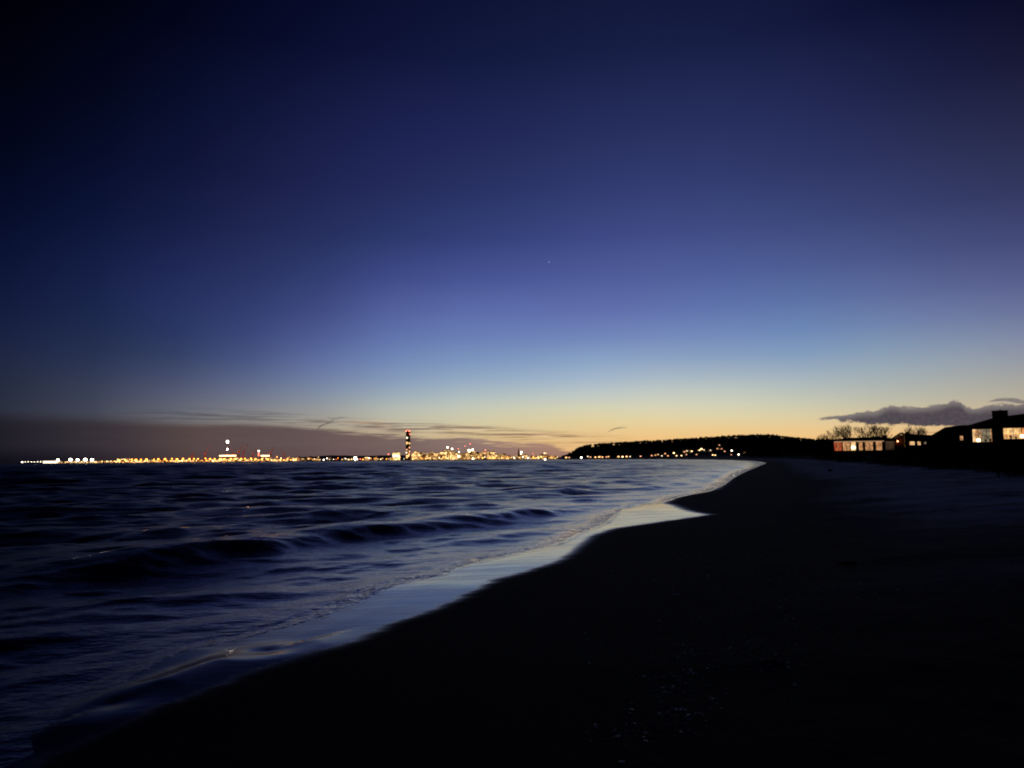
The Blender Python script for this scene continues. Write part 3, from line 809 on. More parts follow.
# dock sheds; orange fronts glow in place of the floodlit quay apron
sheds = [(43, 56, 2.0, 'window white'), (57, 68, 1.2, 'quay glow front'), (73, 84, 2.2, 'quay glow front'), (86, 99, 1.4, 'quay glow front'), (104, 114, 1.5, 'quay glow front'), (117, 127, 3.4, 'quay glow front'), (130, 149, 2.0, 'quay glow front'),
         (151, 170, 2.2, 'quay glow front'), (172, 189, 2.0, 'quay glow front'), (191, 208, 1.8, 'quay glow front'), (210, 217, 2.0, 'quay glow front'), (239, 257, 2.2, 'quay glow front'), (271, 274, 2.2, 'quay glow front'), (275, 286, 1.6, 'quay glow front')]
for i, (xa, xb, hp, mt) in enumerate(sheds):
    a = at(xa, 461, 1510); c = at(xb, 461, 1510); wdt = (c[0] - a[0]); hh = hp * 1510 * YS / FPX
    r = empty('dock_shed', ((a[0] + c[0]) / 2, a[1], 2.2))
    tag(r, f"long low {'white' if mt == 'window white' else 'orange'} lit dock shed, {ORD[i]} from the pier end", 'shed', 'lit sheds on the harbour quay')
    MB().box(-wdt / 2, wdt / 2, 0, 30, 0, hh).build('wall', M[mt], r)
    MB().prism([(-wdt / 2 - 1, hh + 0.01), (wdt / 2 + 1, hh + 0.01), (wdt / 2 + 1, hh + 0.7), (0, hh + 2.2), (-wdt / 2 - 1, hh + 0.7)], -1, 31).build('roof', M['roof_dark'], r)

# luffing cranes
def crane(px, ytop, side, lab):
    top = at(px, ytop, 1530)[2]
    r = empty('harbour_crane', (at(px, 458, 1530)[0], 1530 * YS, 2.2)); tag(r, lab, 'crane', 'cranes on the harbour quay')
    ht = (top - 2.2) * 0.5
    m_ = MB()
    for sx in (-3.5, 3.5):
        for sy in (-3.5, 3.5): m_.bar((sx, sy, 0), (sx * .5, sy * .5, ht), 0.7, 0.5, 4)
    m_.build('portal', M['crane_red'], r)
    MB().box(-3, 3, -3, 4, ht, ht + 4.5).build('cab', M['crane_red'], r)
    jib = MB(); tip = (side * (top - 2.2) * 0.28, 0, top - 2.2)
    for dy in (-0.9, 0.9):
        jib.bar((side * 1, dy, ht + 3), (tip[0], dy * .4, tip[2]), 0.7, 0.4, 4)
    for k in range(8):
        t0 = k / 8; t1 = (k + 1) / 8
        p0 = Vector((side * 1, 0.9 * (1 if k % 2 else -1), ht + 3)).lerp(Vector(tip), t0); p1 = Vector((side * 1, 0.9 * (-1 if k % 2 else 1), ht + 3)).lerp(Vector(tip), t1)
        jib.bar(p0, p1, 0.2, 0.2, 3)
    jib.bar((side * -2, 0, ht + 9), tip, 0.18, 0.18, 3).bar((side * -2, 0, ht + 4), (side * -2, 0, ht + 9), 0.4, 0.3, 4)
    jib.build('jib', M['crane_red'], r)
for i, (px, yt, sd, lab) in enumerate([(192, 451, 1, 'stubby red crane with a short jib before the white lamp tower'), (205, 446, 1, 'faint red crane leaning toward the white lamp tower'), (234, 447, -1, 'short red crane beside the white lamp tower'),
        (238.5, 443, 1, 'tall red crane, nearest of the tall pair past the white lamp tower'), (243, 443.5, 1, 'tall red crane, further of the tall pair past the white lamp tower'), (253, 448, 1, 'low red crane just before the pink signal mast'),
        (270.5, 446, 1, 'slim red crane standing just past the pink signal mast'), (284, 449, -1, 'last low red crane at the city end of the quay')]):
    crane(px, yt, sd, lab)
# the lamps really light the quay: a few sodium lights at mast height
for i, px in enumerate((136, 165, 195, 225, 250, 278)):
    p = at(px, 455, 1505)
    ld = bpy.data.lights.new('sodium_light', 'POINT'); ld.energy = 60000; ld.color = (1, .42, .14); ld.shadow_soft_size = 2.0
    lo = bpy.data.objects.new('sodium_light', ld); col.objects.link(lo); lo.location = (p[0], 1500 * YS, 30)

# lamp tower and signal mast
def tower_mast(px, Y, lamps, lab, nm, cat):
    r = empty(nm, (at(px, 460, Y)[0], Y * YS, 2.2)); tag(r, lab, cat)
    hmax = max(at(px, py, Y)[2] for py, _, _ in lamps)
    MB().bar((0, 0, 0), (0, 0, hmax - 2.2), 1.6, 0.5, 8).build('mast', M['steel'], r)
    for py, rad_, mt in lamps:
        MB().ball((0, -2.2, at(px, py, Y)[2] - 2.2), rad_ * .85, 14, 9, 1.3).build('lamp', M[mt], r)
    return r
tower_mast(227.2, 1520, [(441.8, 4.6, 'bright white lamp'), (449.2, 2.8, 'bright white lamp')], 'tall harbour mast with two brilliant white lamps one above the other', 'lamp_tower', 'lamp tower')
tower_mast(258.7, 1520, [(451.0, 2.2, 'white lamp'), (453.6, 2.6, 'red lamp'), (455.4, 2.4, 'red lamp')], 'slim harbour signal mast with white lamp over two pink red lamps', 'signal_mast', 'signal mast')

def terminal(xa, xb, ydeck, i_, lab):
    a = at(xa, 460, 1512); c = at(xb, 460, 1512); L = c[0] - a[0]; hd = at(xa, ydeck, 1512)[2] - 2.2
    r = empty('harbour_terminal', ((a[0] + c[0]) / 2, a[1], 2.2)); tag(r, lab, 'terminal')
    MB().box(-L / 2, L / 2, 0, 24, 0, hd - 9).build('wall', M['quay glow front'], r)
    m_ = MB()
    for k in range(5): m_.bar((-L * .44 + L * .22 * k, 2, hd - 9), (-L * .44 + L * .22 * k, 2, hd - 2.2), .4, .4, 5)
    m_.build('column', M['steel'], r)
    MB().box(-L * .46, L * .46, -.6, 3, hd - 2.1, hd + .6).build('roof_lights', M['warm lamp'], r)
    MB().box(-L / 2, L / 2, 3.01, 24, hd - 2.4, hd + .9).build('roof', M['roof_dark'], r)
terminal(218.5, 236.5, 455.6, 0, 'long harbour terminal with a bright roof edge under the tall white lamp mast')
terminal(260.5, 269.5, 455.6, 1, 'short harbour terminal with a bright roof edge beside the pink signal mast')

# ------------------------------------------------------------------ the city
def block(name, xa, xb, ytop, Y, matn, lab, cat, group=None, roofstyle=0, depth=16, base=2.4):
    a = at(xa, 459, Y); c = at(xb, 459, Y); wd = c[0] - a[0]; h = at((xa + xb) / 2, ytop, Y)[2] - base
    r = empty(name, ((a[0] + c[0]) / 2, Y * YS, base)); tag(r, lab, cat, group)
    MB().box(-wd / 2, wd / 2, 0, depth, 0, h).build('wall', M[matn], r)
    rf = MB().box(-wd / 2 - .3, wd / 2 + .3, -.3, depth + .3, h + .01, h + .7)
    if roofstyle == 1: rf.box(-wd / 5, wd / 5, 4, depth - 4, h + .71, h + 3.4)
    if roofstyle == 2: rf = MB().prism([(-wd / 2 - .4, h + .01), (wd / 2 + .4, h + .01), (0, h + wd * .32)], -.4, depth + .4)
    rf.build('roof', M['roof_dark'], r)
    return r, wd, h
# tall tower
Yt = 1660
tw, wd, h = block('tower_block', 405.7, 409.6, 431.6, Yt, 'frame', 'slender dark high-rise tower with red lamps on its top', 'tower', None, 1, 20)
def wblk(px, py, wpx, hpx, mt, nm='lit_window', parent=tw, Y=Yt):
    p = at(px, py, Y); k = Y * YS / FPX
    return MB().box(p[0] - parent.location.x - wpx * k / 2, p[0] - parent.location.x + wpx * k / 2, -0.6, -0.02, p[2] - parent.location.z - hpx * k / 2, p[2] - parent.location.z + hpx * k / 2).build(nm, M[mt], parent)
for px, py, w_, h_, mt in [(407.0, 437.8, 1.4, 1.7, 'window white'), (407.2, 442.5, 1.6, 1.1, 'window warm'), (409.4, 443.4, 1.2, 1.2, 'window warm'), (406.8, 443.8, 1.2, .8, 'window warm'), (409.4, 447.6, 1.0, 1.4, 'window pink'),
                       (406.9, 449.6, 1.8, .8, 'window pink'), (406.5, 452.6, 1.2, 1.5, 'window white'), (409.4, 451.5, 1.0, 1.8, 'window pink'), (407.8, 455.8, 3.2, 1.3, 'window warm'), (409.0, 454, 1.2, 1.0, 'window warm'), (406.9, 457.6, 1.8, .8, 'window warm')]:
    wblk(px, py, w_, h_, mt)
for px, py, rr in ((406.2, 431.0, 2.6), (409.4, 431.0, 3.2), (409.9, 434.2, 2.0), (407.8, 430.0, 1.2)):
    p = at(px, py, Yt); MB().ball((p[0] - tw.location.x, -2, p[2] - tw.location.z), rr, 12, 8).build('beacon', M['red lamp'], tw)

# bright halls near the tower
def lit_hall(xa, xb, ytop, Y, lab, mt='window white'):
    r, wd, h = block('lit_hall', xa, xb, ytop, Y, 'facade gold', lab, 'hall', None, 1)
    MB().box(-wd * .46, wd * .46, -0.6, -0.02, h * .45, h * .75).build('glass_front', M[mt], r)
lit_hall(392.5, 399.5, 453.0, 1680, 'broad brilliantly lit hall just before the slender tower')
tower_mast(355.3, 1680, [(458.3, 6.0, 'bright white lamp')], 'single dazzling white floodlight on the low shore before the tower', 'floodlight_mast', 'floodlight mast')
tower_mast(388.5, 1690, [(454.2, 2.4, 'red lamp')], 'short mast with one pink red lamp beside the bright hall', 'signal_mast', 'signal mast')

sky_pts = [(411, 455), (412.5, 450.2), (415, 451), (419, 452.4), (422, 451.8), (425, 452), (428, 453.5), (431, 452), (434, 452.4), (437, 453.4), (440, 451.6), (443, 450.6), (446, 449.4), (449, 450), (452, 450), (455, 451.4), (459, 452), (462, 453.4),
           (466, 452.6), (469, 450.6), (472, 450.4), (475, 452.4), (479, 453), (483, 451.4), (486, 450.8), (490, 451.4), (494, 452), (498, 453.4), (503, 453.6), (507, 455.4), (512, 456), (517, 455.2), (522, 454.4), (527, 455.2), (533, 455.6), (538, 455.4), (544, 454.6), (550, 455.4), (556, 455.8)]
sx_ = [p[0] for p in sky_pts]; sy_ = [p[1] for p in sky_pts]
zones = [(412, 446, 'between tower and twin lamps'), (446, 466, 'by the twin white lamps'), (466, 486, 'by the red tipped crown'),
         (486, 516, 'between crown and church spire'), (516, 562, 'between spire and headland')]
def zone(px):
    for a, c, t in zones:
        if px < c: return t
    return zones[-1][2]
cnt = {}
rs = np.random.RandomState(21)
for row, (Yr, nm) in enumerate(((1700, 'front'), (1790, 'middle'), (1900, 'rear'))):
    x = 411.5 + row * 0.9
    while x < 559:
        wpx = 2.6 + 3.0 * rs.rand()
        if x + wpx > 560: break
        top = np.interp(x + wpx / 2, sx_, sy_) + (3.2, 1.6, 0.3)[row] + (rs.rand() - .2) * (1.6, 1.6, 1.0)[row]
        top = min(top, 457.6 - row * .3)
        gold = rs.rand() < .5
        key = (nm, zone(x)); cnt[key] = cnt.get(key, 0) + 1
        block('city_building', x, x + wpx, top, Yr, 'facade gold' if gold else 'facade amber',
              f"{'gold' if gold else 'amber'} lit city block, {ORD[cnt[key]-1]} of the {nm} row {zone(x)}"[:120], 'building', 'lit city blocks across the bay', int(rs.rand() * 3))
        x += wpx + rs.rand() * 1.0
# low buildings on the shore to the left of the tower
x = 288.0; i = 0
while x < 403:
    wpx = 2.5 + 4.0 * rs.rand()
    if rs.rand() < .8 and not (353 < x < 357):
        block('shore_building', x, x + wpx, 457.6 + 1.0 * rs.rand() - (x - 288) * .006, 1705, 'facade dim' if rs.rand() < .6 else 'facade amber',
              f"low dim lit building on the dark shore, {ORD[min(i,29)]} from the harbour toward the tower", 'building', 'low buildings between harbour and tower', int(rs.rand() * 3)); i += 1
    x += wpx + 1.5 * rs.rand()
# crown building, spire and roof beacons
def roof_mast(px, ytop, ybase, Y, lamps, lab, nm='roof_beacon', cat='beacon'):
    zb = at(px, ybase, Y)[2]
    r = empty(nm, (at(px, ybase, Y)[0], Y * YS, 2.4)); tag(r, lab, cat)
    MB().bar((0, 0, 0), (0, 0, at(px, ytop, Y)[2] - 2.4), 0.9, 0.4, 6).build('mast', M['steel'], r)
    for (lx, py, rad_, mt) in lamps:
        p = at(lx, py, Y); MB().ball((p[0] - r.location.x, -2.4, p[2] - 2.4), rad_ * .9, 12, 8).build('lamp', M[mt], r)
roof_mast(447.6, 446.8, 450, 1696, [(447.6, 447.4, 3.2, 'white lamp')], 'white roof lamp, higher of the twin lamps on the tallest city roofs')
roof_mast(452.1, 448.6, 451, 1694, [(452.1, 448.9, 3.2, 'white lamp')], 'white roof lamp, lower of the twin lamps on the tallest city roofs')
roof_mast(458.4, 448.6, 451, 1696, [(458.4, 448.9, 1.8, 'red lamp')], 'small red roof lamp just past the twin white lamps')
roof_mast(465, 445.9, 451, 1696, [(465, 446.1, 1.8, 'red lamp')], 'small red beacon standing before the white lit crown')
roof_mast(470.2, 443.6, 451, 1694, [(470.2, 443.9, 2.2, 'red lamp'), (469, 450.3, 4.2, 'white lamp'), (472.6, 449.8, 4.0, 'white lamp'), (469.6, 451.8, 3, 'warm lamp')], 'white lit crown of a high roof with a red tipped mast')
roof_mast(485.4, 449.8, 452, 1696, [(485.4, 450.2, 2.4, 'red lamp'), (484.8, 453.2, 3.0, 'window pink')], 'pinkish lit roof lamp past the white crown')
roof_mast(459, 450.5, 456, 1690, [(459, 452, 2.0, 'white lamp'), (458.6, 456.2, 3.0, 'white lamp')], 'pale lamp pair low beneath the small red roof lamp')
roof_mast(533, 452.5, 456, 1690, [(533, 453.6, 1.6, 'red lamp')], 'tiny red roof lamp past the church spire')
roof_mast(544.5, 452.0, 456, 1690, [(544.5, 453.2, 2.0, 'warm lamp'), (546.5, 453.5, 1.8, 'dim warm lamp')], 'tiny warm roof lamps toward the wooded headland')
r = empty('church', (at(518.6, 459, 1700)[0], 1690 * YS, 2.4)); tag(r, 'dark church with a thin pointed spire among the far city lights', 'church')
zt = at(518.6, 447.4, 1700)[2] - 2.4
MB().box(-4, 4, 0, 8, 0, zt * .5).build('tower', M['dark_wall'], r)
MB().add([(-4, 0, zt * .5), (4, 0, zt * .5), (4, 8, zt * .5), (-4, 8, zt * .5), (0, 4, zt)], [(0, 1, 4), (1, 2, 4), (2, 3, 4), (3, 0, 4)]).build('spire', M['roof_dark'], r)
MB().box(4.05, 22, 0, 9, 0, 10).prism([(4.05, 10.01), (22, 10.01), (22, 11), (13, 15), (4.05, 15)], 0, 9).build('nave', M['facade amber'], r)
roof_mast(521.3, 450.5, 456, 1688, [(521.3, 452.2, 3.6, 'white lamp'), (521.0, 454, 2.4, 'warm lamp')], 'bright white lamp close beside the church spire')

# lamps along the far shore
rs = np.random.RandomState(33)
spec = []
x = 281
while x < 404:
    spec.append((x, 456.9 + 3.0 * rs.rand() ** 0.8, .45 + .8 * rs.rand() ** 2, [P_am, P_ww, P_w, P_so, P_ww, P_red][int(rs.rand() * 5.3)])); x += 1.2 + 2.9 * rs.rand()
while x < 560:
    spec.append((x, 457.4 + 1.4 * rs.rand() - (x - 400) * .007, .6 + .9 * rs.rand() ** 2, [P_am, P_am, P_ww, P_w, P_so][int(rs.rand() * 5)])); x += 2.0 + 3.6 * rs.rand()
cnt2 = {}
for (x, y, sc, pr) in spec:
    cname = {P_am.name: 'amber', P_so.name: 'orange', P_ww.name: 'pale yellow', P_w.name: 'white', P_red.name: 'red'}[pr.name]
    if x < 345: zt_ = 'between quay and dazzling floodlight'
    elif x < 404: zt_ = 'between dazzling floodlight and slender tower'
    else: zt_ = 'at the water ' + zone(x)
    k = (cname, zt_); cnt2[k] = cnt2.get(k, 0) + 1
    place_masts([(x, y, sc)], 1676 if x < 404 else 1686, '', 0, lambda _: f"{ORD[cnt2[k]-1]} {cname} lamp {zt_}", 'street lamps on the far shore', pr)

# ------------------------------------------------------------------ wooded headland with houses on its slope
def hill_hit(px, py):
    d = ray(px, py); lo = None
    for Yq in np.arange(1120, 1560, 8.0) * YS:
        t = Yq / d[1]; p = d * t + np.array([0, 0, H])
        if p[2] < tz(p[0], p[1]) + 1.5: return p[0], p[1], tz(p[0], p[1])
    t = 1200 * YS / d[1]; p = d * t
    return p[0], p[1], tz(p[0], p[1])
# forest canopy: many leafy crowns, one mass
def leafy(n_crowns, spots, leaves, lsize, hmin, hmax, seed, squash=1.0):
    rs = np.random.RandomState(seed)
    V, F = [], []
    for (x, y, z) in spots:
        h = hmin + (hmax - hmin) * rs.rand(); rad_ = h * (0.30 + .15 * rs.rand())
        c = np.array([x, y, z + h * .62])
        # trunk
        base = len(V)
        V += [(x - .02 * h, y, z - 1), (x + .02 * h, y, z - 1), (x, y, z + h * .7)]; F.append((base, base + 1, base + 2))
        for k in range(leaves):
            u = rs.randn(3); u /= np.linalg.norm(u); rr = rad_ * (0.55 + .5 * rs.rand())
            p = c + u * rr * np.array([1, 1, 1.15 * squash])
            e = rs.randn(3); e /= np.linalg.norm(e); g = np.cross(e, u + .01); g /= np.linalg.norm(g) + 1e-9
            s_ = lsize * (0.6 + .8 * rs.rand()) * h / hmax
            b0 = len(V)
            V += [tuple(p - e * s_), tuple(p + g * s_ * .8), tuple(p + e * s_), tuple(p - g * s_ * .7)]; F.append((b0, b0 + 1, b0 + 2, b0 + 3))
    return V, F
hs = [(545, 457.0, 'white lamp', 1.2), (566, 457.4, 'window warm', 1.4), (569, 457.3, 'window pink', 1.0), (581, 457.6, 'bright white lamp', .9), (587.5, 456.4, 'window white', 1.0), (590, 456.9, 'window pink', 1), (595, 457.3, 'dim warm lamp', 1), (599, 457.2, 'window warm', 1.5),
      (602, 457.0, 'dim warm lamp', .9), (606, 456.8, 'window pink', 1), (608, 456.4, 'window warm', 1), (618, 457.4, 'window warm', 1.3), (622, 457.1, 'warm lamp', .9), (626, 457.3, 'dim warm lamp', 1.1), (629.5, 456.4, 'window white', .8), (640, 457.2, 'window pink', 1),
      (651, 455.4, 'window pink', 1), (654.5, 455, 'window warm', .8), (657, 454.2, 'dim warm lamp', .6), (661, 455.6, 'window white', .9), (664.5, 453.6, 'window pink', 1), (667, 456.2, 'dim warm lamp', .7), (673, 452.8, 'warm lamp', 1.0), (675.5, 456, 'warm lamp', .6), (680.5, 455.6, 'warm lamp', .7),
      (683.5, 451.8, 'window pink', 1), (685.5, 454.2, 'window pink', .8), (686, 450.8, 'window white', .8), (690.8, 451.2, 'warm lamp', .8), (695.5, 454.2, 'window pink', .8), (698.5, 450.2, 'warm lamp', .8), (700.5, 449, 'warm lamp', 1.1), (703, 449.8, 'window white', .9),
      (709.5, 450.2, 'window white', .8), (711.5, 454.6, 'warm lamp', .6), (714, 454.8, 'warm lamp', .6), (718.4, 445.4, 'window pink', .8), (716.5, 448.4, 'window pink', .8), (720.5, 448.6, 'window pink', .8), (723.6, 451.2, 'window pink', .9), (730.6, 450.6, 'white lamp', .8), (730, 455, 'window pink', .7),
      (737.4, 454.2, 'white lamp', .8), (744.6, 452.6, 'window white', .7), (745.2, 454.6, 'warm lamp', .6), (749.2, 453.4, 'window pink', .6)]
HOUSE_AT = [(q[0], hill_hit(q[0], q[1] + .7)[1]) for q in hs]
spots = []
rs = np.random.RandomState(41)
while len(spots) < 2600:
    px = 556 + (905 - 556) * rs.rand(); Yq = 1150 + 400 * rs.rand() ** 0.8
    x = at(px, 456, Yq)[0]; Yq *= YS
    z = tz(x, Yq)
    if z < 3: continue
    if any(abs(px - hp) < 3.6 and hy - 260 < Yq < hy + 25 for hp, hy in HOUSE_AT): continue
    spots.append((x, Yq, z))
V, F = leafy(0, spots, 34, 2.6, 6, 10.5, 5)
tag(MB().add(V, F).build('headland_forest', M['leaf_far']), 'dark forest covering the headland across the bay', 'forest', None, 'stuff')

def villa(px, py, wpx, lit, lab, sc=1.0):
    x, y, z = hill_hit(px, py + 0.7)
    k = y / FPX; y -= 14
    r = empty('hillside_house', (x, y, z - 1), rs.rand() * .5 - .25); tag(r, lab, 'house', 'lit houses below the wooded headland')
    wd = max(8, wpx * k); hz_ = 6.5
    MB().box(-wd / 2, wd / 2, 0, 8, 0, hz_).build('wall', M['facade villa'], r)
    MB().prism([(-wd / 2 - .5, hz_ + .02), (wd / 2 + .5, hz_ + .02), (0, hz_ + 3)], -.5, 8.5).build('roof', M['roof_dark'], r)
    ws = wd * .30 * sc
    MB().box(-ws, ws * .7, -.35, -.02, 2.6, 2.6 + 2.3 * sc).build('lit_window', M[lit], r)
adj = {'white lamp': 'white', 'bright white lamp': 'brightest white', 'window white': 'pale', 'window warm': 'amber', 'window pink': 'dim pinkish', 'dim warm lamp': 'orange', 'warm lamp': 'warm bright'}
c3_ = {}
for (px, py, mt, sc) in hs:
    zn = 'at headland foot' if px < 612 else ('past the headland foot' if px < 648 else ('high on the hillside' if py < 452.5 else 'low on the hillside'))
    k = (adj[mt], zn); c3_[k] = c3_.get(k, 0) + 1
    villa(px, py, 2.6, mt, f"house with {adj[mt]} window {zn}, {ORD[c3_[k]-1]} from the city side", sc)

# ------------------------------------------------------------------ nearer wood behind the beach
spots = []; rs = np.random.RandomState(51)
Xs = []; 
while len(spots) < 900:
    Yq = 170 + 560 * rs.rand(); px = 742 + 130 * rs.rand()
    x = at(px, 456, Yq)[0]
    z, dd = terrain(np.array([x]), np.array([Yq * YS]))
    if dd[0] < 26: continue
    lim = np.interp(px, [742, 752, 765, 776, 790, 812, 835, 872], [455, 451, 448, 444, 440.2, 439.6, 440, 442])
    top = at(px, lim, Yq)[2]
    h = top - z[0]
    if h < 3 or h > 17: continue
    spots.append((x, Yq * YS, z[0], h))
V, F = [], []
for q in spots:
    v, f = leafy(0, [q[:3]], 55, .9, q[3] * .78, q[3] * 1.0, int(abs(q[0] * 7)) % 9999)
    n = len(V); V += v; F += [tuple(i + n for i in ff) for ff in f]
tag(MB().add(V, F).build('coastal_wood', M['leaf']), 'dark wood behind the beach between the bay and the long house', 'wood', None, 'stuff')

def conifer(px, ytop, Y, lab):
    x = at(px, 456, Y)[0]; z = tz(x, Y * YS); h = at(px, ytop, Y)[2] - z
    r = empty('pine_tree', (x, Y * YS, z)); tag(r, lab, 'tree', 'trees topping the coastal wood')
    MB().bar((0, 0, -.5), (0, 0, h * .95), .3, .05, 6).build('trunk', M['bark'], r)
    v, f = [], []; q = np.random.RandomState(int(px * 3))
    for k in range(420):
        t = q.rand() ** .8; zz = h * (.35 + .65 * t); rr = h * .30 * (1 - t * .75) * q.rand() ** .5; a = q.rand() * 6.28
        p = np.array([rr * math.cos(a), rr * math.sin(a), zz - rr * .2]); e = q.randn(3); e /= np.linalg.norm(e); g = np.cross(e, q.randn(3)); g /= np.linalg.norm(g)
        s_ = .16 + .22 * q.rand(); n = len(v)
        v += [tuple(p - e * s_), tuple(p + g * s_), tuple(p + e * s_ * 1.3), tuple(p - g * s_)]; f.append((n, n + 1, n + 2, n + 3))
    MB().add(v, f).build('crown', M['leaf'], r)
for px, yt, lab in ((786, 438.0, 'rounded dark tree topping the coastal wood where the far hill ends'), (792.5, 437.2, 'tallest dark tree rising from the coastal wood against the afterglow'), (798, 438.2, 'dark tree just past the tallest one in the coastal wood'),
                    (804.5, 437.6, 'broad dark tree in the middle of the coastal wood skyline'), (811, 438.4, 'small dark tree in the coastal wood before the bare saplings')):
    conifer(px, yt, 300, lab)

# ------------------------------------------------------------------ bare trees
def bare_tree(seed, h, spread=1.0):
    q = random.Random(seed)
    trunk, crown = MB(), MB()
    def grow(p, d, L, r, lev):
        n = 3 if lev < 3 else 2
        cur_, dd = p, d
        for k in range(n):
            dd = (dd + Vector((q.uniform(-1, 1), q.uniform(-1, 1), q.uniform(-.2, .6))) * .16).normalized()
            nx = cur_ + dd * (L / n)
            (trunk if lev == 0 else crown).bar(cur_, nx, r * (1 - k / n * .4), r * (1 - (k + 1) / n * .4), 5 if lev < 2 else 3, False)
            cur_ = nx
            if lev >= 1 and lev < 4 and k < n - 1 and q.random() < .7:
                side = dd.cross(Vector((q.uniform(-1, 1), q.uniform(-1, 1), q.uniform(-1, 1)))).normalized()
                grow(cur_, (dd * .7 + side * .75).normalized(), L * .6, r * .5, lev + 1)
        if lev < 4:
            for k in range(3):
                a = q.uniform(0, 6.28)
                side = Vector((math.cos(a), math.sin(a), q.uniform(.2, .9)))
                grow(cur_, (dd * .8 + side * (.55 + .2 * q.random()) * spread).normalized(), L * (.66 + .2 * q.random()), r * .64, lev + 1)
    grow(Vector((0, 0, 0)), Vector((0, 0, 1)), h * .34, h * .024, 0)
    return trunk, crown
protos = []
for sd, h in ((3, 9), (8, 9), (15, 9)):
    r = empty('bare_tree', (0, 0, 0)); tag(r, 'x', 'tree')
    tk, cr = bare_tree(sd, h)
    tk.build('trunk', M['bark'], r); cr.build('crown', M['bark'], r)
    used.append(r); zz = max(v[2] for v in cr.v); r['h'] = zz; protos.append(r)
bt = [(838.5, 428.5, 135, 'leftmost and lowest of the bare trees rising behind the long house', 'bare trees behind the long house'), (846, 424.5, 140, 'bare tree with a leaning crown, second behind the long house', 'bare trees behind the long house'),
      (853.5, 423.0, 138, 'tallest bare tree rising over the red curtained end of the long house', 'bare trees behind the long house'), (862, 423.8, 142, 'bare tree behind the middle windows of the long house', 'bare trees behind the long house'),
      (868.5, 424.2, 145, 'thin bare tree behind the long house roof, just past the middle', 'bare trees behind the long house'), (875, 424.6, 138, 'bare tree beside the last bare tree behind the long house', 'bare trees behind the long house'),
      (883.5, 424.2, 140, 'last bare tree behind the long house, toward the gabled house', 'bare trees behind the long house'),
      (912.5, 427.5, 150, 'small bare tree behind the gabled house, nearest its antenna', 'bare trees behind the gabled house'), (918.5, 424.8, 148, 'largest bare tree behind the gabled house', 'bare trees behind the gabled house'),
      (925.5, 426.6, 150, 'bare tree behind the gabled house, toward the large house', 'bare trees behind the gabled house'),
      (824.5, 433.0, 160, 'small bare sapling standing between coastal wood and long house', 'bare saplings by the wood'), (830.5, 433.6, 165, 'smallest bare sapling, nearest the dark end of the long house', 'bare saplings by the wood')]
for i, (px, yt, Y, lab, g) in enumerate(bt):
    x = at(px, 455, Y)[0]; z = tz(x, Y * YS) - .2; h = at(px, yt, Y)[2] - z
    k = h / protos[i % 3]['h']
    o = copy_thing(protos[i % 3], (x, Y * YS, z), i * 1.3, (k * 1.05, k * 1.05, k)); tag(o, lab, None, g)
for o in used:
    for ch in kids(o): bpy.data.objects.remove(ch)
    bpy.data.objects.remove(o)

# ------------------------------------------------------------------ the three houses on the dune
def curtain_mat(name, c1, c2, s1, folds=7.0, grad=None):
    m = bpy.data.materials.new(name); m.use_nodes = True
    t = NT(m.node_tree); b = t.n['Principled BSDF']
    tc_ = t.new('ShaderNodeTexCoord'); s = t.new('ShaderNodeSeparateXYZ'); t.l.new(tc_.outputs['Object'], s.inputs[0])
    n1 = t.noise(t.comb(s.outputs[0], 0.0, t.math('MULTIPLY', s.outputs[2], .15)), folds, 2, .6)
    n2 = t.noise(tc_.outputs['Object'], 1.4, 2, .5)
    t.l.new(t.mix(t.mr(n1, .35, .65), c1, c2), b.inputs['Emission Color'])
    b.inputs['Base Color'].default_value = (.4, .3, .2, 1)
    t.l.new(t.math('MULTIPLY', t.mr(n2, .3, .7, .6, 1.25), t.mr(n1, .3, .7, s1 * .55, s1 * 1.2)), b.inputs['Emission Strength'])
    M[name] = m
curtain_mat('red curtain', (.55, .05, .02), (1, .22, .08), .55)
curtain_mat('beige curtain', (.80, .34, .12), (1, .53, .24), .60)
curtain_mat('bright curtain', (1, .48, .18), (1, .68, .34), 1.1)
curtain_mat('amber curtain', (1, .42, .12), (1, .68, .28), 1.1)
curtain_mat('grey curtain', (.32, .24, .13), (.62, .50, .33), .50, 9)
curtain_mat('orange curtain', (.9, .22, .05), (1, .42, .14), .8)
glow('fascia glow', (.85, .52, .28), .42)
glow('room lamp', (1, .82, .50), 4, True)
glow('porch light', (1, .36, .14), 22, True)

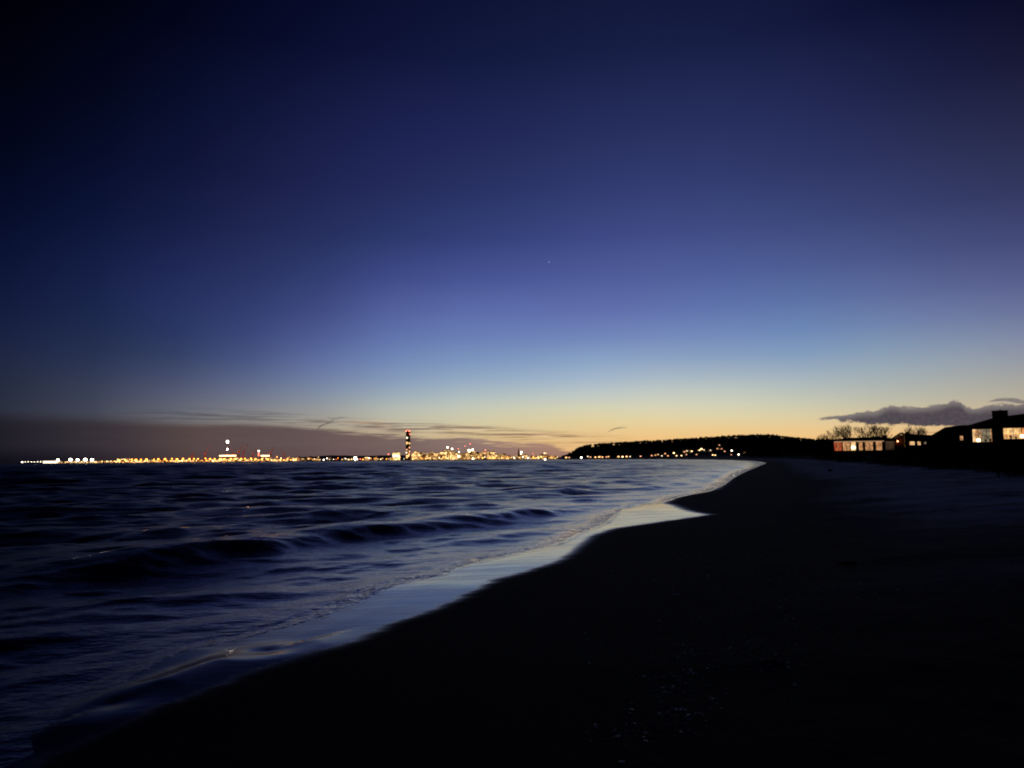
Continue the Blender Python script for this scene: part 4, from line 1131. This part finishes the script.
def house_wall(x0, x1, z0, topf, openings, y, th, breaks=()):
    """wall with real openings; topf(x) -> z of the wall head"""
    m_ = MB()
    xs = sorted(set([x0, x1] + [o[0] for o in openings] + [o[1] for o in openings] + [b_ for b_ in breaks if x0 < b_ < x1]))
    for a, c in zip(xs[:-1], xs[1:]):
        if c - a < 1e-4: continue
        zt_ = (topf(a), topf(c))
        op = [o for o in openings if o[0] <= a + 1e-6 and o[1] >= c - 1e-6]
        def piece(lo, hia, hic):
            m_.prism([(a, lo), (c, lo), (c, hic), (a, hia)], y, y + th)
        if op:
            o = op[0]
            piece(z0, o[2], o[2])
            m_.prism([(a, o[3]), (c, o[3]), (c, zt_[1]), (a, zt_[0])], y, y + th)
        else:
            piece(z0, *zt_)
    return m_
def window(parent, o, y, mats, label=None, mull=None):
    """frame with lit curtain pieces behind the glass; o=(x0,x1,z0,z1)"""
    x0, x1, z0, z1 = o; t = .06
    fr = MB().box(x0, x1, y + .05, y + .13, z0, z0 + t).box(x0, x1, y + .05, y + .13, z1 - t, z1)
    ms = [x0 + t / 2, x1 - t / 2] + [x0 + (x1 - x0) * f for f in (mull or [])]
    for mx in ms: fr.box(mx - t / 2, mx + t / 2, y + .05, y + .13, z0 + t + .001, z1 - t - .001)
    w_ = fr.build('window', M['frame'], parent)
    if label: w_['label'] = label
    n = 0; tot = sum(k for _, k in mats); x = x0 + .02
    for mt, k in mats:
        xe = x + (x1 - x0 - .04) * k / tot
        # softly pleated sheet
        nn = max(4, int((xe - x) * 9)); vs, fs = [], []
        for i in range(nn + 1):
            xx = x + (xe - x) * i / nn; yy = y + .22 + .035 * math.sin(i * 2.1)
            vs += [(xx, yy, z0 + .02), (xx, yy, z1 - .02)]
        for i in range(nn): fs.append((2 * i, 2 * i + 2, 2 * i + 3, 2 * i + 1))
        MB().add(vs, fs).build('curtain', M[mt], w_)
        x = xe
    return w_
class PX:
    """facade plane square to the line of sight at the house: pixel to house-local x, z"""
    def __init__(s, Y, px, turn=0.0):
        s.O = at(px, 450, Y); s.az = math.atan2(s.O[0], s.O[1]) + turn; s.base = 0.0
        s.n = np.array([math.sin(s.az), math.cos(s.az)]); s.u = np.array([math.cos(s.az), -math.sin(s.az)])
    def __call__(s, px, py):
        d = ray(px, py); t = (s.O[:2] @ s.n) / (d[:2] @ s.n)
        p = d * t + np.array([0, 0, H])
        return float((p[:2] - s.O[:2]) @ s.u), float(p[2] - s.base)
    def world(s, x, y, z):
        p = s.O[:2] + s.u * x + s.n * y
        return (p[0], p[1], z + s.base)

# long low house
Y1 = 95.0; x1c = at(864, 450, Y1)[0]; base1 = tz(x1c, Y1 * YS) - .6
q = PX(Y1, 864); q.base = base1
q1 = q
h1 = empty('long_house', (q.O[0], q.O[1], base1), -q.az); tag(h1, 'long low house with flat roof, beige windows and red curtains', 'house')
def op(q, xa, xb, ya, yb):
    a = q((xa), (ya + yb) / 2); return (a[0], q(xb, (ya + yb) / 2)[0], q((xa + xb) / 2, yb)[1], q((xa + xb) / 2, ya)[1])
zt1 = q(864, 441.0)[1]
zb1 = q(864, 450.6)[1]
def op1(xa, xb): return (q(xa, 446)[0], q(xb, 446)[0], zb1, zt1 - .12)
ops = [op1(885.4, 894.6), op1(834, 842), op1(842.6, 850.2), op1(850.6, 856), op1(858.6, 862.9), op1(865, 873.2), op1(875.8, 882.2)]
xl, xr = q(833, 446)[0], q(895.5, 446)[0]
house_wall(xl, xr, -.5, lambda x: zt1, ops, 0, .3).build('wall', M['dark_wall'], h1)
MB().box(xl, xl + .3, .31, 9, -.5, zt1).box(xr - .3, xr, .31, 9, -.5, zt1).box(xl, xr, 9.01, 9.3, -.5, zt1).box(xl + .31, xr - .31, 1.6, 1.7, -.5, zt1 - .01).build('side_wall', M['dark_wall'], h1)
curtain_mat('end wall glow', (.5, .28, .14), (.7, .42, .24), .10)
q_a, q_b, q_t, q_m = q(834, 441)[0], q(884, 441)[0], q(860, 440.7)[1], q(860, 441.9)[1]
window(h1, (q(885.4, 446)[0], q(894.6, 446)[0], zb1, zt1 - .12), -.2, [('end wall glow', 1)], 'dim glowing pane in place of the lit end wall')  # added glowing pane that stands for a dimly lit wall
MB().box(q_a, q_b, -.05, -.004, q_m, q_t).build('window', M['fascia glow'], h1)['label'] = 'narrow glowing strip standing in for the lit fascia'  # glowing strip added for the lit upper wall, no window there
window(h1, ops[1], 0, [('red curtain', 1), ('beige curtain', .25), ('red curtain', 1)], 'window with drawn red curtains', [.5])
window(h1, ops[2], 0, [('beige curtain', 1)], None, [.5])
window(h1, ops[3], 0, [('bright curtain', 1)], 'brightest window, lit by a lamp close behind it')
window(h1, ops[4], 0, [('beige curtain', 1)])
window(h1, ops[5], 0, [('beige curtain', 1)], None, [.5])
window(h1, ops[6], 0, [('beige curtain', 1)])
rt = q(864, 437.6)[1]
rf1 = MB().prism([(xl - .8, zt1 + .14), (xr + .9, zt1 + .14), (xr + .9, zt1 + .40), ((xl + xr) / 2 + 3, rt + .12), ((xl + xr) / 2 - 3, rt), (xl - .8, zt1 + .40)], -1.1, 10).build('roof', M['roof_dark'], h1)
MB().box(xl - .6, xr + .7, -1.0, 9.9, zt1 + .005, zt1 + .13).build('soffit', M['white_trim'], h1)
for px, w_, yt in ((884.6, 1.2, 435.0), (876.2, 1.6, 435.8)):
    a = q(px, yt); MB().box(a[0] - w_ / 2, a[0] + w_ / 2, 3, 4, rt - .7, a[1]).build('chimney', M['dark_wall'], rf1)

def table_lamp(px, py, qq, rad_, lab):
    a_ = qq(px, py)
    p = qq.world(a_[0], .16, a_[1])
    r = empty('table_lamp', (p[0], p[1], p[2] - rad_ * 2.4)); tag(r, lab, 'lamp')
    MB().bar((0, 0, 0), (0, 0, .05), rad_ * .5, rad_ * .45, 10).bar((0, 0, .05), (0, 0, rad_ * 1.6), .03, .03, 6).build('lamp_base', M['frame'], r)
    MB().ball((0, 0, rad_ * 2.4), rad_, 14, 9, .9).build('lamp_shade', M['room lamp'], r)
table_lamp(853.4, 447.4, q1, .46, 'brilliant white lamp in the brightest window of the long house')

# gabled house
Y2 = 104.0; base2 = tz(at(905, 450, Y2)[0], Y2 * YS) - .5
q = PX(Y2, 905); q.base = base2
h2 = empty('gabled_house', (q.O[0], q.O[1], base2), -q.az); tag(h2, 'gabled house with orange lit eaves and two small white windows', 'house')
L = lambda px, py: q(px, py)
prof = [(889.5, 439.4), (900.3, 432.6), (906, 433.4), (921, 434.6), (936, 435.4)]
pz = [L(*p) for p in prof]
def topf2(x): return float(np.interp(x, [p[0] for p in pz], [p[1] - .45 for p in pz]))
xa = L(896.5, 445)[0]; xb = L(936, 445)[0]
o1 = op(q, 909.4, 914.8, 441.4, 445.2); o2 = op(q, 917.4, 921.0, 441.4, 445.2); o3 = op(q, 923.8, 926.6, 441.6, 444.2)
xm = L(904.5, 440)[0]
house_wall(xm, xb, -.5, topf2, [o1, o2, o3], 0, .3, [p[0] for p in pz]).build('wall', M['dark_wall'], h2)
window(h2, o1, 0, [('room window', 1)] if 'room window' in M else [('bright curtain', 1)], 'left small window glowing white')
window(h2, o2, 0, [('bright curtain', 1)], 'right small window glowing white')
window(h2, o3, 0, [('grey curtain', 1)], 'dim third window')
# gable front in timber, set back under the sloping eave
MB().prism([(L(892.5, 445)[0], -.5), (xm - .01, -.5), (xm - .01, topf2(xm) - .05), (L(900.3, 440)[0], topf2(L(900.3, 440)[0]) - .05), (L(892.5, 440)[0], topf2(L(892.5, 440)[0]) - .05)], 2.0, 2.3).build('gable', M['timber'], h2)
top2 = [(p[0], p[1]) for p in pz]
rf2 = MB()
for (a0, a1), (b0, b1) in zip(top2[:-1], top2[1:]):
    rf2.prism([(a0, a1 - .3), (b0 - .002, b1 - .3), (b0 - .002, b1), (a0, a1)], -1.2, 9)
rf2o = rf2.build('roof', M['roof_dark'], h2)
MB().prism([(top2[0][0] + .1, top2[0][1] - .36), (top2[1][0] - .1, top2[1][1] - .36), (top2[1][0] - .1, top2[1][1] - .302), (top2[0][0] + .1, top2[0][1] - .302)], -1.1, 1.9).build('eave_lining', M['timber'], h2)
a = L(907.2, 431.2); MB().box(a[0] - .5, a[0] + .5, 4, 5, a[1] - 1.4, a[1]).build('chimney', M['dark_wall'], rf2o)
a = L(897.6, 441.2); MB().ball((a[0], 1.4, a[1]), .13, 8, 6).bar((a[0], 1.4, a[1]), (a[0], 2.0, a[1]), .03).build('porch_light', M['porch light'], h2)
a = L(908.4, 422.8); b_ = L(908.4, 433.6)
ant = MB().bar((0, 0, 0), (0, 0, a[1] - b_[1]), .07, .05, 6)
for k in (.35, .62, .85): ant.bar((-.45, 0, (a[1] - b_[1]) * k), (.45, 0, (a[1] - b_[1]) * k), .03, .03, 4)
ob = ant.build('antenna', M['steel'], rf2o, (a[0], 4, b_[1]))

# large house with chimney block
Y3 = 75.0; base3 = tz(at(985, 450, Y3)[0], Y3 * YS) - .8
q = PX(Y3, 985); q.base = base3
h3 = empty('large_house', (q.O[0], q.O[1], base3), -q.az); tag(h3, 'large dark house with broad chimney block and glowing curtained windows', 'house')
L = lambda px, py: q(px, py)
prof = [(931, 435.6), (945, 427.4), (958.5, 425.6), (969.6, 425.0), (991.3, 418.6), (1008, 415.9), (1026, 413.6), (1075, 411.0), (1122, 421)]
pz = [L(*p) for p in prof]
def topf3(x): return float(np.interp(x, [p[0] for p in pz], [p[1] - .42 for p in pz]))
oa = op(q, 959.6, 963.4, 435.6, 440.6); obw = op(q, 972.4, 992.2, 428.9, 442.2); oc = op(q, 1003.2, 1040, 427.6, 439.0); od = op(q, 1052, 1080, 427.0, 438)
xa = L(934.5, 445)[0]; xb = L(1118, 440)[0]
oa2 = [oa, obw, oc, od]
house_wall(xa, xb, -1.0, topf3, oa2, 0, .32, [p[0] for p in pz]).build('wall', M['dark_wall'], h3)
MB().box(xa, xa + .3, .33, 11, -1, topf3(xa)).box(xb - .3, xb, .33, 11, -1, topf3(xb)).box(xa, xb, 11.01, 11.3, -1, topf3(xa)).build('side_wall', M['dark_wall'], h3)
window(h3, oa, 0, [('beige curtain', 1)], 'small square window with beige light')
window(h3, obw, 0, [('bright curtain', .5), ('beige curtain', .5), ('grey curtain', .25), ('beige curtain', .3), ('grey curtain', 1.7), ('beige curtain', .25)], 'wide window with grey curtains and a lamp', [.30, .42, .72])
window(h3, oc, 0, [('amber curtain', 1.0), ('bright curtain', .5), ('amber curtain', .9), ('orange curtain', 1.3), ('bright curtain', 1.2)], 'wide window with amber and orange curtains', [.28, .5, .72])
window(h3, od, 0, [('amber curtain', 1)], None, [.5])
rf3 = MB()
for (a0, a1), (b0, b1) in zip(pz[:-1], pz[1:]):
    rf3.prism([(a0, a1 - .34), (b0 - .002, b1 - .34), (b0 - .002, b1), (a0, a1)], -.9, 12)
rf3o = rf3.build('roof', M['roof_dark'], h3)
a = L(991.8, 411.2); c = L(1007.8, 411.2)
chs = MB().box(a[0], c[0], .4, 2.6, topf3(a[0]) - .3, a[1]).box(a[0] - .06, c[0] + .06, .34, 2.66, a[1] + .003, a[1] + .12).build('chimney', M['dark_wall'], h3)
p_ = L(1000.2, 409.4); MB().bar((p_[0], 1.2, a[1] + .13), (p_[0], 1.2, p_[1]), .17, .14, 8).build('chimney_pot', M['roof_dark'], chs)
table_lamp(978.4, 440.2, q, .36, 'round yellow lamp low in the wide grey curtained window')
table_lamp(1022.5, 436.2, q, .36, 'bright round lamp low in the amber curtained window')

# pot plants on the sills, dark against the light
def pot_plant(px, py, Y, h, lab):
    a_ = q(px, py); p = q.world(a_[0], -.35, a_[1]); r = empty('pot_plant', p); tag(r, lab, 'plant', 'plants outside the windows of the large house')
    MB().bar((0, 0, 0), (0, 0, h * .35), .12, .17, 10).build('pot', M['stone'], r)
    v, f = [], []; g = np.random.RandomState(int(px))
    for k in range(70):
        a_ = g.rand() * 6.28; t = g.rand(); p0 = np.array([0, 0, h * .35]); e = np.array([math.cos(a_) * .35, math.sin(a_) * .35, h * (.3 + .6 * t)]) * (.5 + .6 * g.rand())
        s_ = np.cross(e, [0, 0, 1.0]); s_ /= np.linalg.norm(s_) + 1e-9; n = len(v)
        v += [tuple(p0), tuple(p0 + e * .6 + s_ * .05), tuple(p0 + e), tuple(p0 + e * .6 - s_ * .05)]; f.append((n, n + 1, n + 2, n + 3))
    MB().add(v, f).build('foliage', M['leaf'], r)
pot_plant(985.8, 443.2, Y3, .75, 'dark plant before the wide grey curtained window'); pot_plant(990.3, 443.2, Y3, .9, 'dark plant by the chimney wall')
pot_plant(1011, 439.6, Y3, .8, 'dark plant before the amber curtained window'); pot_plant(1016, 439.6, Y3, .6, 'small dark plant before the orange curtain')
# ledge that carries them
a = L(969, 442.8); c = L(1000, 442.8)
MB().box(L(968, 443)[0], L(990.5, 443)[0], -.7, -.003, L(980, 443.6)[1], L(980, 443.2)[1]).box(L(1008.2, 440)[0], L(1045, 440)[0], -.7, -.003, L(1020, 440.1)[1], L(1020, 439.6)[1]).build('sill_ledge', M['concrete'], h3)

# ------------------------------------------------------------------ dune scrub and shrubs
rs = np.random.RandomState(61)
V, F = [], []
cand = []
while len(cand) < 1500:
    Yq = 14 * (150 / 14) ** rs.rand(); px = 770 + 330 * rs.rand()
    cand.append((at(px, 456, Yq)[0], Yq * YS))
cx_ = np.array([c[0] for c in cand]); cy_ = np.array([c[1] for c in cand])
cz_, cd_ = terrain(cx_, cy_)
for x, y, z, dd in zip(cx_, cy_, cz_, cd_):
    if dd < 13.2 + 2 * rs.rand() or dd > 60: continue
    hh = .35 + .35 * rs.rand()
    for k in range(46):
        a_ = rs.rand() * 6.28; bx, by = x + rs.randn() * .5, y + rs.randn() * .5
        l = rs.rand() * .3; n = len(V); tip = (bx + math.cos(a_) * l, by + math.sin(a_) * l, z + hh * (.5 + .6 * rs.rand()))
        wx, wy = -math.sin(a_) * .03, math.cos(a_) * .03
        V += [(bx - wx, by - wy, z - .1), (bx + wx, by + wy, z - .1), tip]; F.append((n, n + 1, n + 2))
tag(MB().add(V, F).build('dune_grass', M['grass']), 'dark marram grass covering the dune in front of the houses', 'dune grass', None, 'stuff')
def shrub(px, ytop, Y, wpx, lab):
    x = at(px, 456, Y)[0]; z = tz(x, Y * YS); h = at(px, ytop, Y)[2] - z; rr = wpx * Y * YS / FPX / 2
    r = empty('dune_shrub', (x, Y * YS, z)); tag(r, lab, 'shrub', 'shrubs on the dune before the houses')
    st = MB(); g = np.random.RandomState(int(px + Y))
    for k in range(7):
        a_ = g.rand() * 6.28; st.bar((0, 0, -.1), (math.cos(a_) * rr * .5, math.sin(a_) * rr * .5, h * .7), .04, .015, 4)
    st.build('stem', M['bark'], r)
    v, f = [], []
    for k in range(900):
        u = g.randn(3); u[2] = abs(u[2]); u /= np.linalg.norm(u); rad_ = (.45 + .6 * g.rand()) * (1 + .25 * math.sin(u[0] * 7 + px) * math.cos(u[1] * 5))
        p = np.array([u[0] * rr, u[1] * rr * .8, u[2] * h * .85]) * rad_ + np.array([0, 0, h * .12])
        e = g.randn(3); e /= np.linalg.norm(e); gg = np.cross(e, g.randn(3)); gg /= np.linalg.norm(gg); s_ = .05 + .07 * g.rand(); n = len(v)
        v += [tuple(p - e * s_), tuple(p + gg * s_ * .6), tuple(p + e * s_), tuple(p - gg * s_ * .6)]; f.append((n, n + 1, n + 2, n + 3))
    MB().add(v, f).build('foliage', M['leaf'], r)
for px, yt, Y, wpx, lab in [(822, 446, 80, 22, 'dark shrub before the dark end of the long house'), (840, 451.6, 75, 20, 'low shrub under the red curtained window'), (858, 450.2, 78, 16, 'shrub under the middle windows of the long house'),
        (878, 450.0, 74, 18, 'shrub below the last beige window of the long house'), (899, 441.4, 88, 12, 'taller shrub between long house and gabled house'), (890, 448, 82, 12, 'small shrub at the pale end of the long house'),
        (930, 443, 80, 18, 'shrub below the dim third window of the gabled house'), (915, 446.4, 80, 16, 'shrub below the two white windows'), (947, 437.5, 62, 22, 'large shrub against the low wing of the large house'),
        (965, 443.5, 60, 18, 'shrub below the small square window'), (997, 441.5, 58, 20, 'shrub at the foot of the chimney block'), (1013, 445, 56, 22, 'shrub below the amber curtained window'), (975, 446, 52, 22, 'rounded shrub below the wide grey curtained window'),
        (800, 444, 150, 26, 'broad shrub at the edge of the coastal wood'), (772, 453, 190, 26, 'low shrub where the coastal wood meets the beach')]:
    shrub(px, yt, Y, wpx, lab)

# ------------------------------------------------------------------ things lying on the sand
def stone_thing(name, px, py, sx, sy, sz, material, lab, cat, seed):
    p = onplane(px, py, .3)
    for _ in range(4): p = onplane(px, py, tz(p[0], p[1]))
    g = np.random.RandomState(seed)
    bm_v, bm_f = MB().ball((0, 0, 0), 1, 12, 8).v, MB().ball((0, 0, 0), 1, 12, 8).f
    v = [(x * sx * (1 + .18 * g.randn()), y * sy * (1 + .18 * g.randn()), z * sz * (1 + .12 * g.randn()) + sz * .5) for x, y, z in bm_v]
    o = MB().add(v, bm_f).build(name, material); o.location = (p[0], p[1], p[2]); tag(o, lab, cat); return o
stone_thing('boulder', 830, 471.2, .17, .2, .13, M['stone'], 'small dark rock alone on the pale sand at the foot of the dune', 'rock', 2)
stone_thing('shell', 621.5, 762.5, .018, .014, .006, M['shell'], 'pale shell lying nearest the camera on the dark sand', 'shell', 3)
stone_thing('shell', 675, 594.5, .03, .02, .008, M['shell'], 'small white shell by itself at the upper end of the shell line', 'shell', 5)
stone_thing('shell', 723.5, 524.6, .05, .035, .016, M['shell'], 'white shell lying just below the tip of the wet sand tongue', 'shell', 6)
stone_thing('driftwood', 848, 563.6, .14, .02, .02, M['drift'], 'thin pale stick lying on the dark sand toward the dune', 'driftwood', 7)
stone_thing('driftwood', 770, 662, .09, .014, .012, M['drift'], 'short grey stick lying in the shell line', 'driftwood', 8)
g = np.random.RandomState(71); V, F = [], []
pp = []
cl = [(690, 700, 22, 16), (672, 680, 26, 12), (765, 664, 40, 9), (780, 610, 34, 10), (800, 575, 60, 10), (860, 560, 70, 10), (845, 590, 50, 8), (700, 655, 40, 10), (760, 640, 30, 8), (640, 715, 30, 12), (800, 535, 60, 6), (700, 560, 60, 14), (900, 545, 60, 8), (690, 640, 60, 30), (840, 600, 110, 25), (760, 560, 150, 22)]
for k in range(1500):
    c = cl[int(g.rand() * len(cl))]
    px, py = c[0] + g.randn() * c[2] * .8, c[1] + g.randn() * c[3] * .8
    if py < 500 or py > 790: continue
    p = onplane(px, py, .3); pp.append((p[0], p[1], py, px))
ax = np.array([p[0] for p in pp]); ay = np.array([p[1] for p in pp]); az_, ad_ = terrain(ax, ay)
for (x, y, z, dd) in zip(ax, ay, az_, ad_):
    if dd < 2.2: continue
    s_ = .003 + .012 * g.rand() ** 3; a_ = g.rand() * 6.28; n = len(V)
    ca, sa = math.cos(a_), math.sin(a_); l = s_ * (1 + 1.2 * g.rand())
    V += [(x + ca * l, y + sa * l, z + .002), (x - sa * s_, y + ca * s_, z + .002), (x - ca * l, y - sa * l, z + .002), (x + sa * s_, y - ca * s_, z + .002), (x, y, z + .002 + s_ * .7)]
    F += [(n, n + 1, n + 4), (n + 1, n + 2, n + 4), (n + 2, n + 3, n + 4), (n + 3, n, n + 4)]
tag(MB().add(V, F).build('shell_gravel', M['shell']), 'bits of shell and pebble strewn along the tide line', 'shells', None, 'stuff')
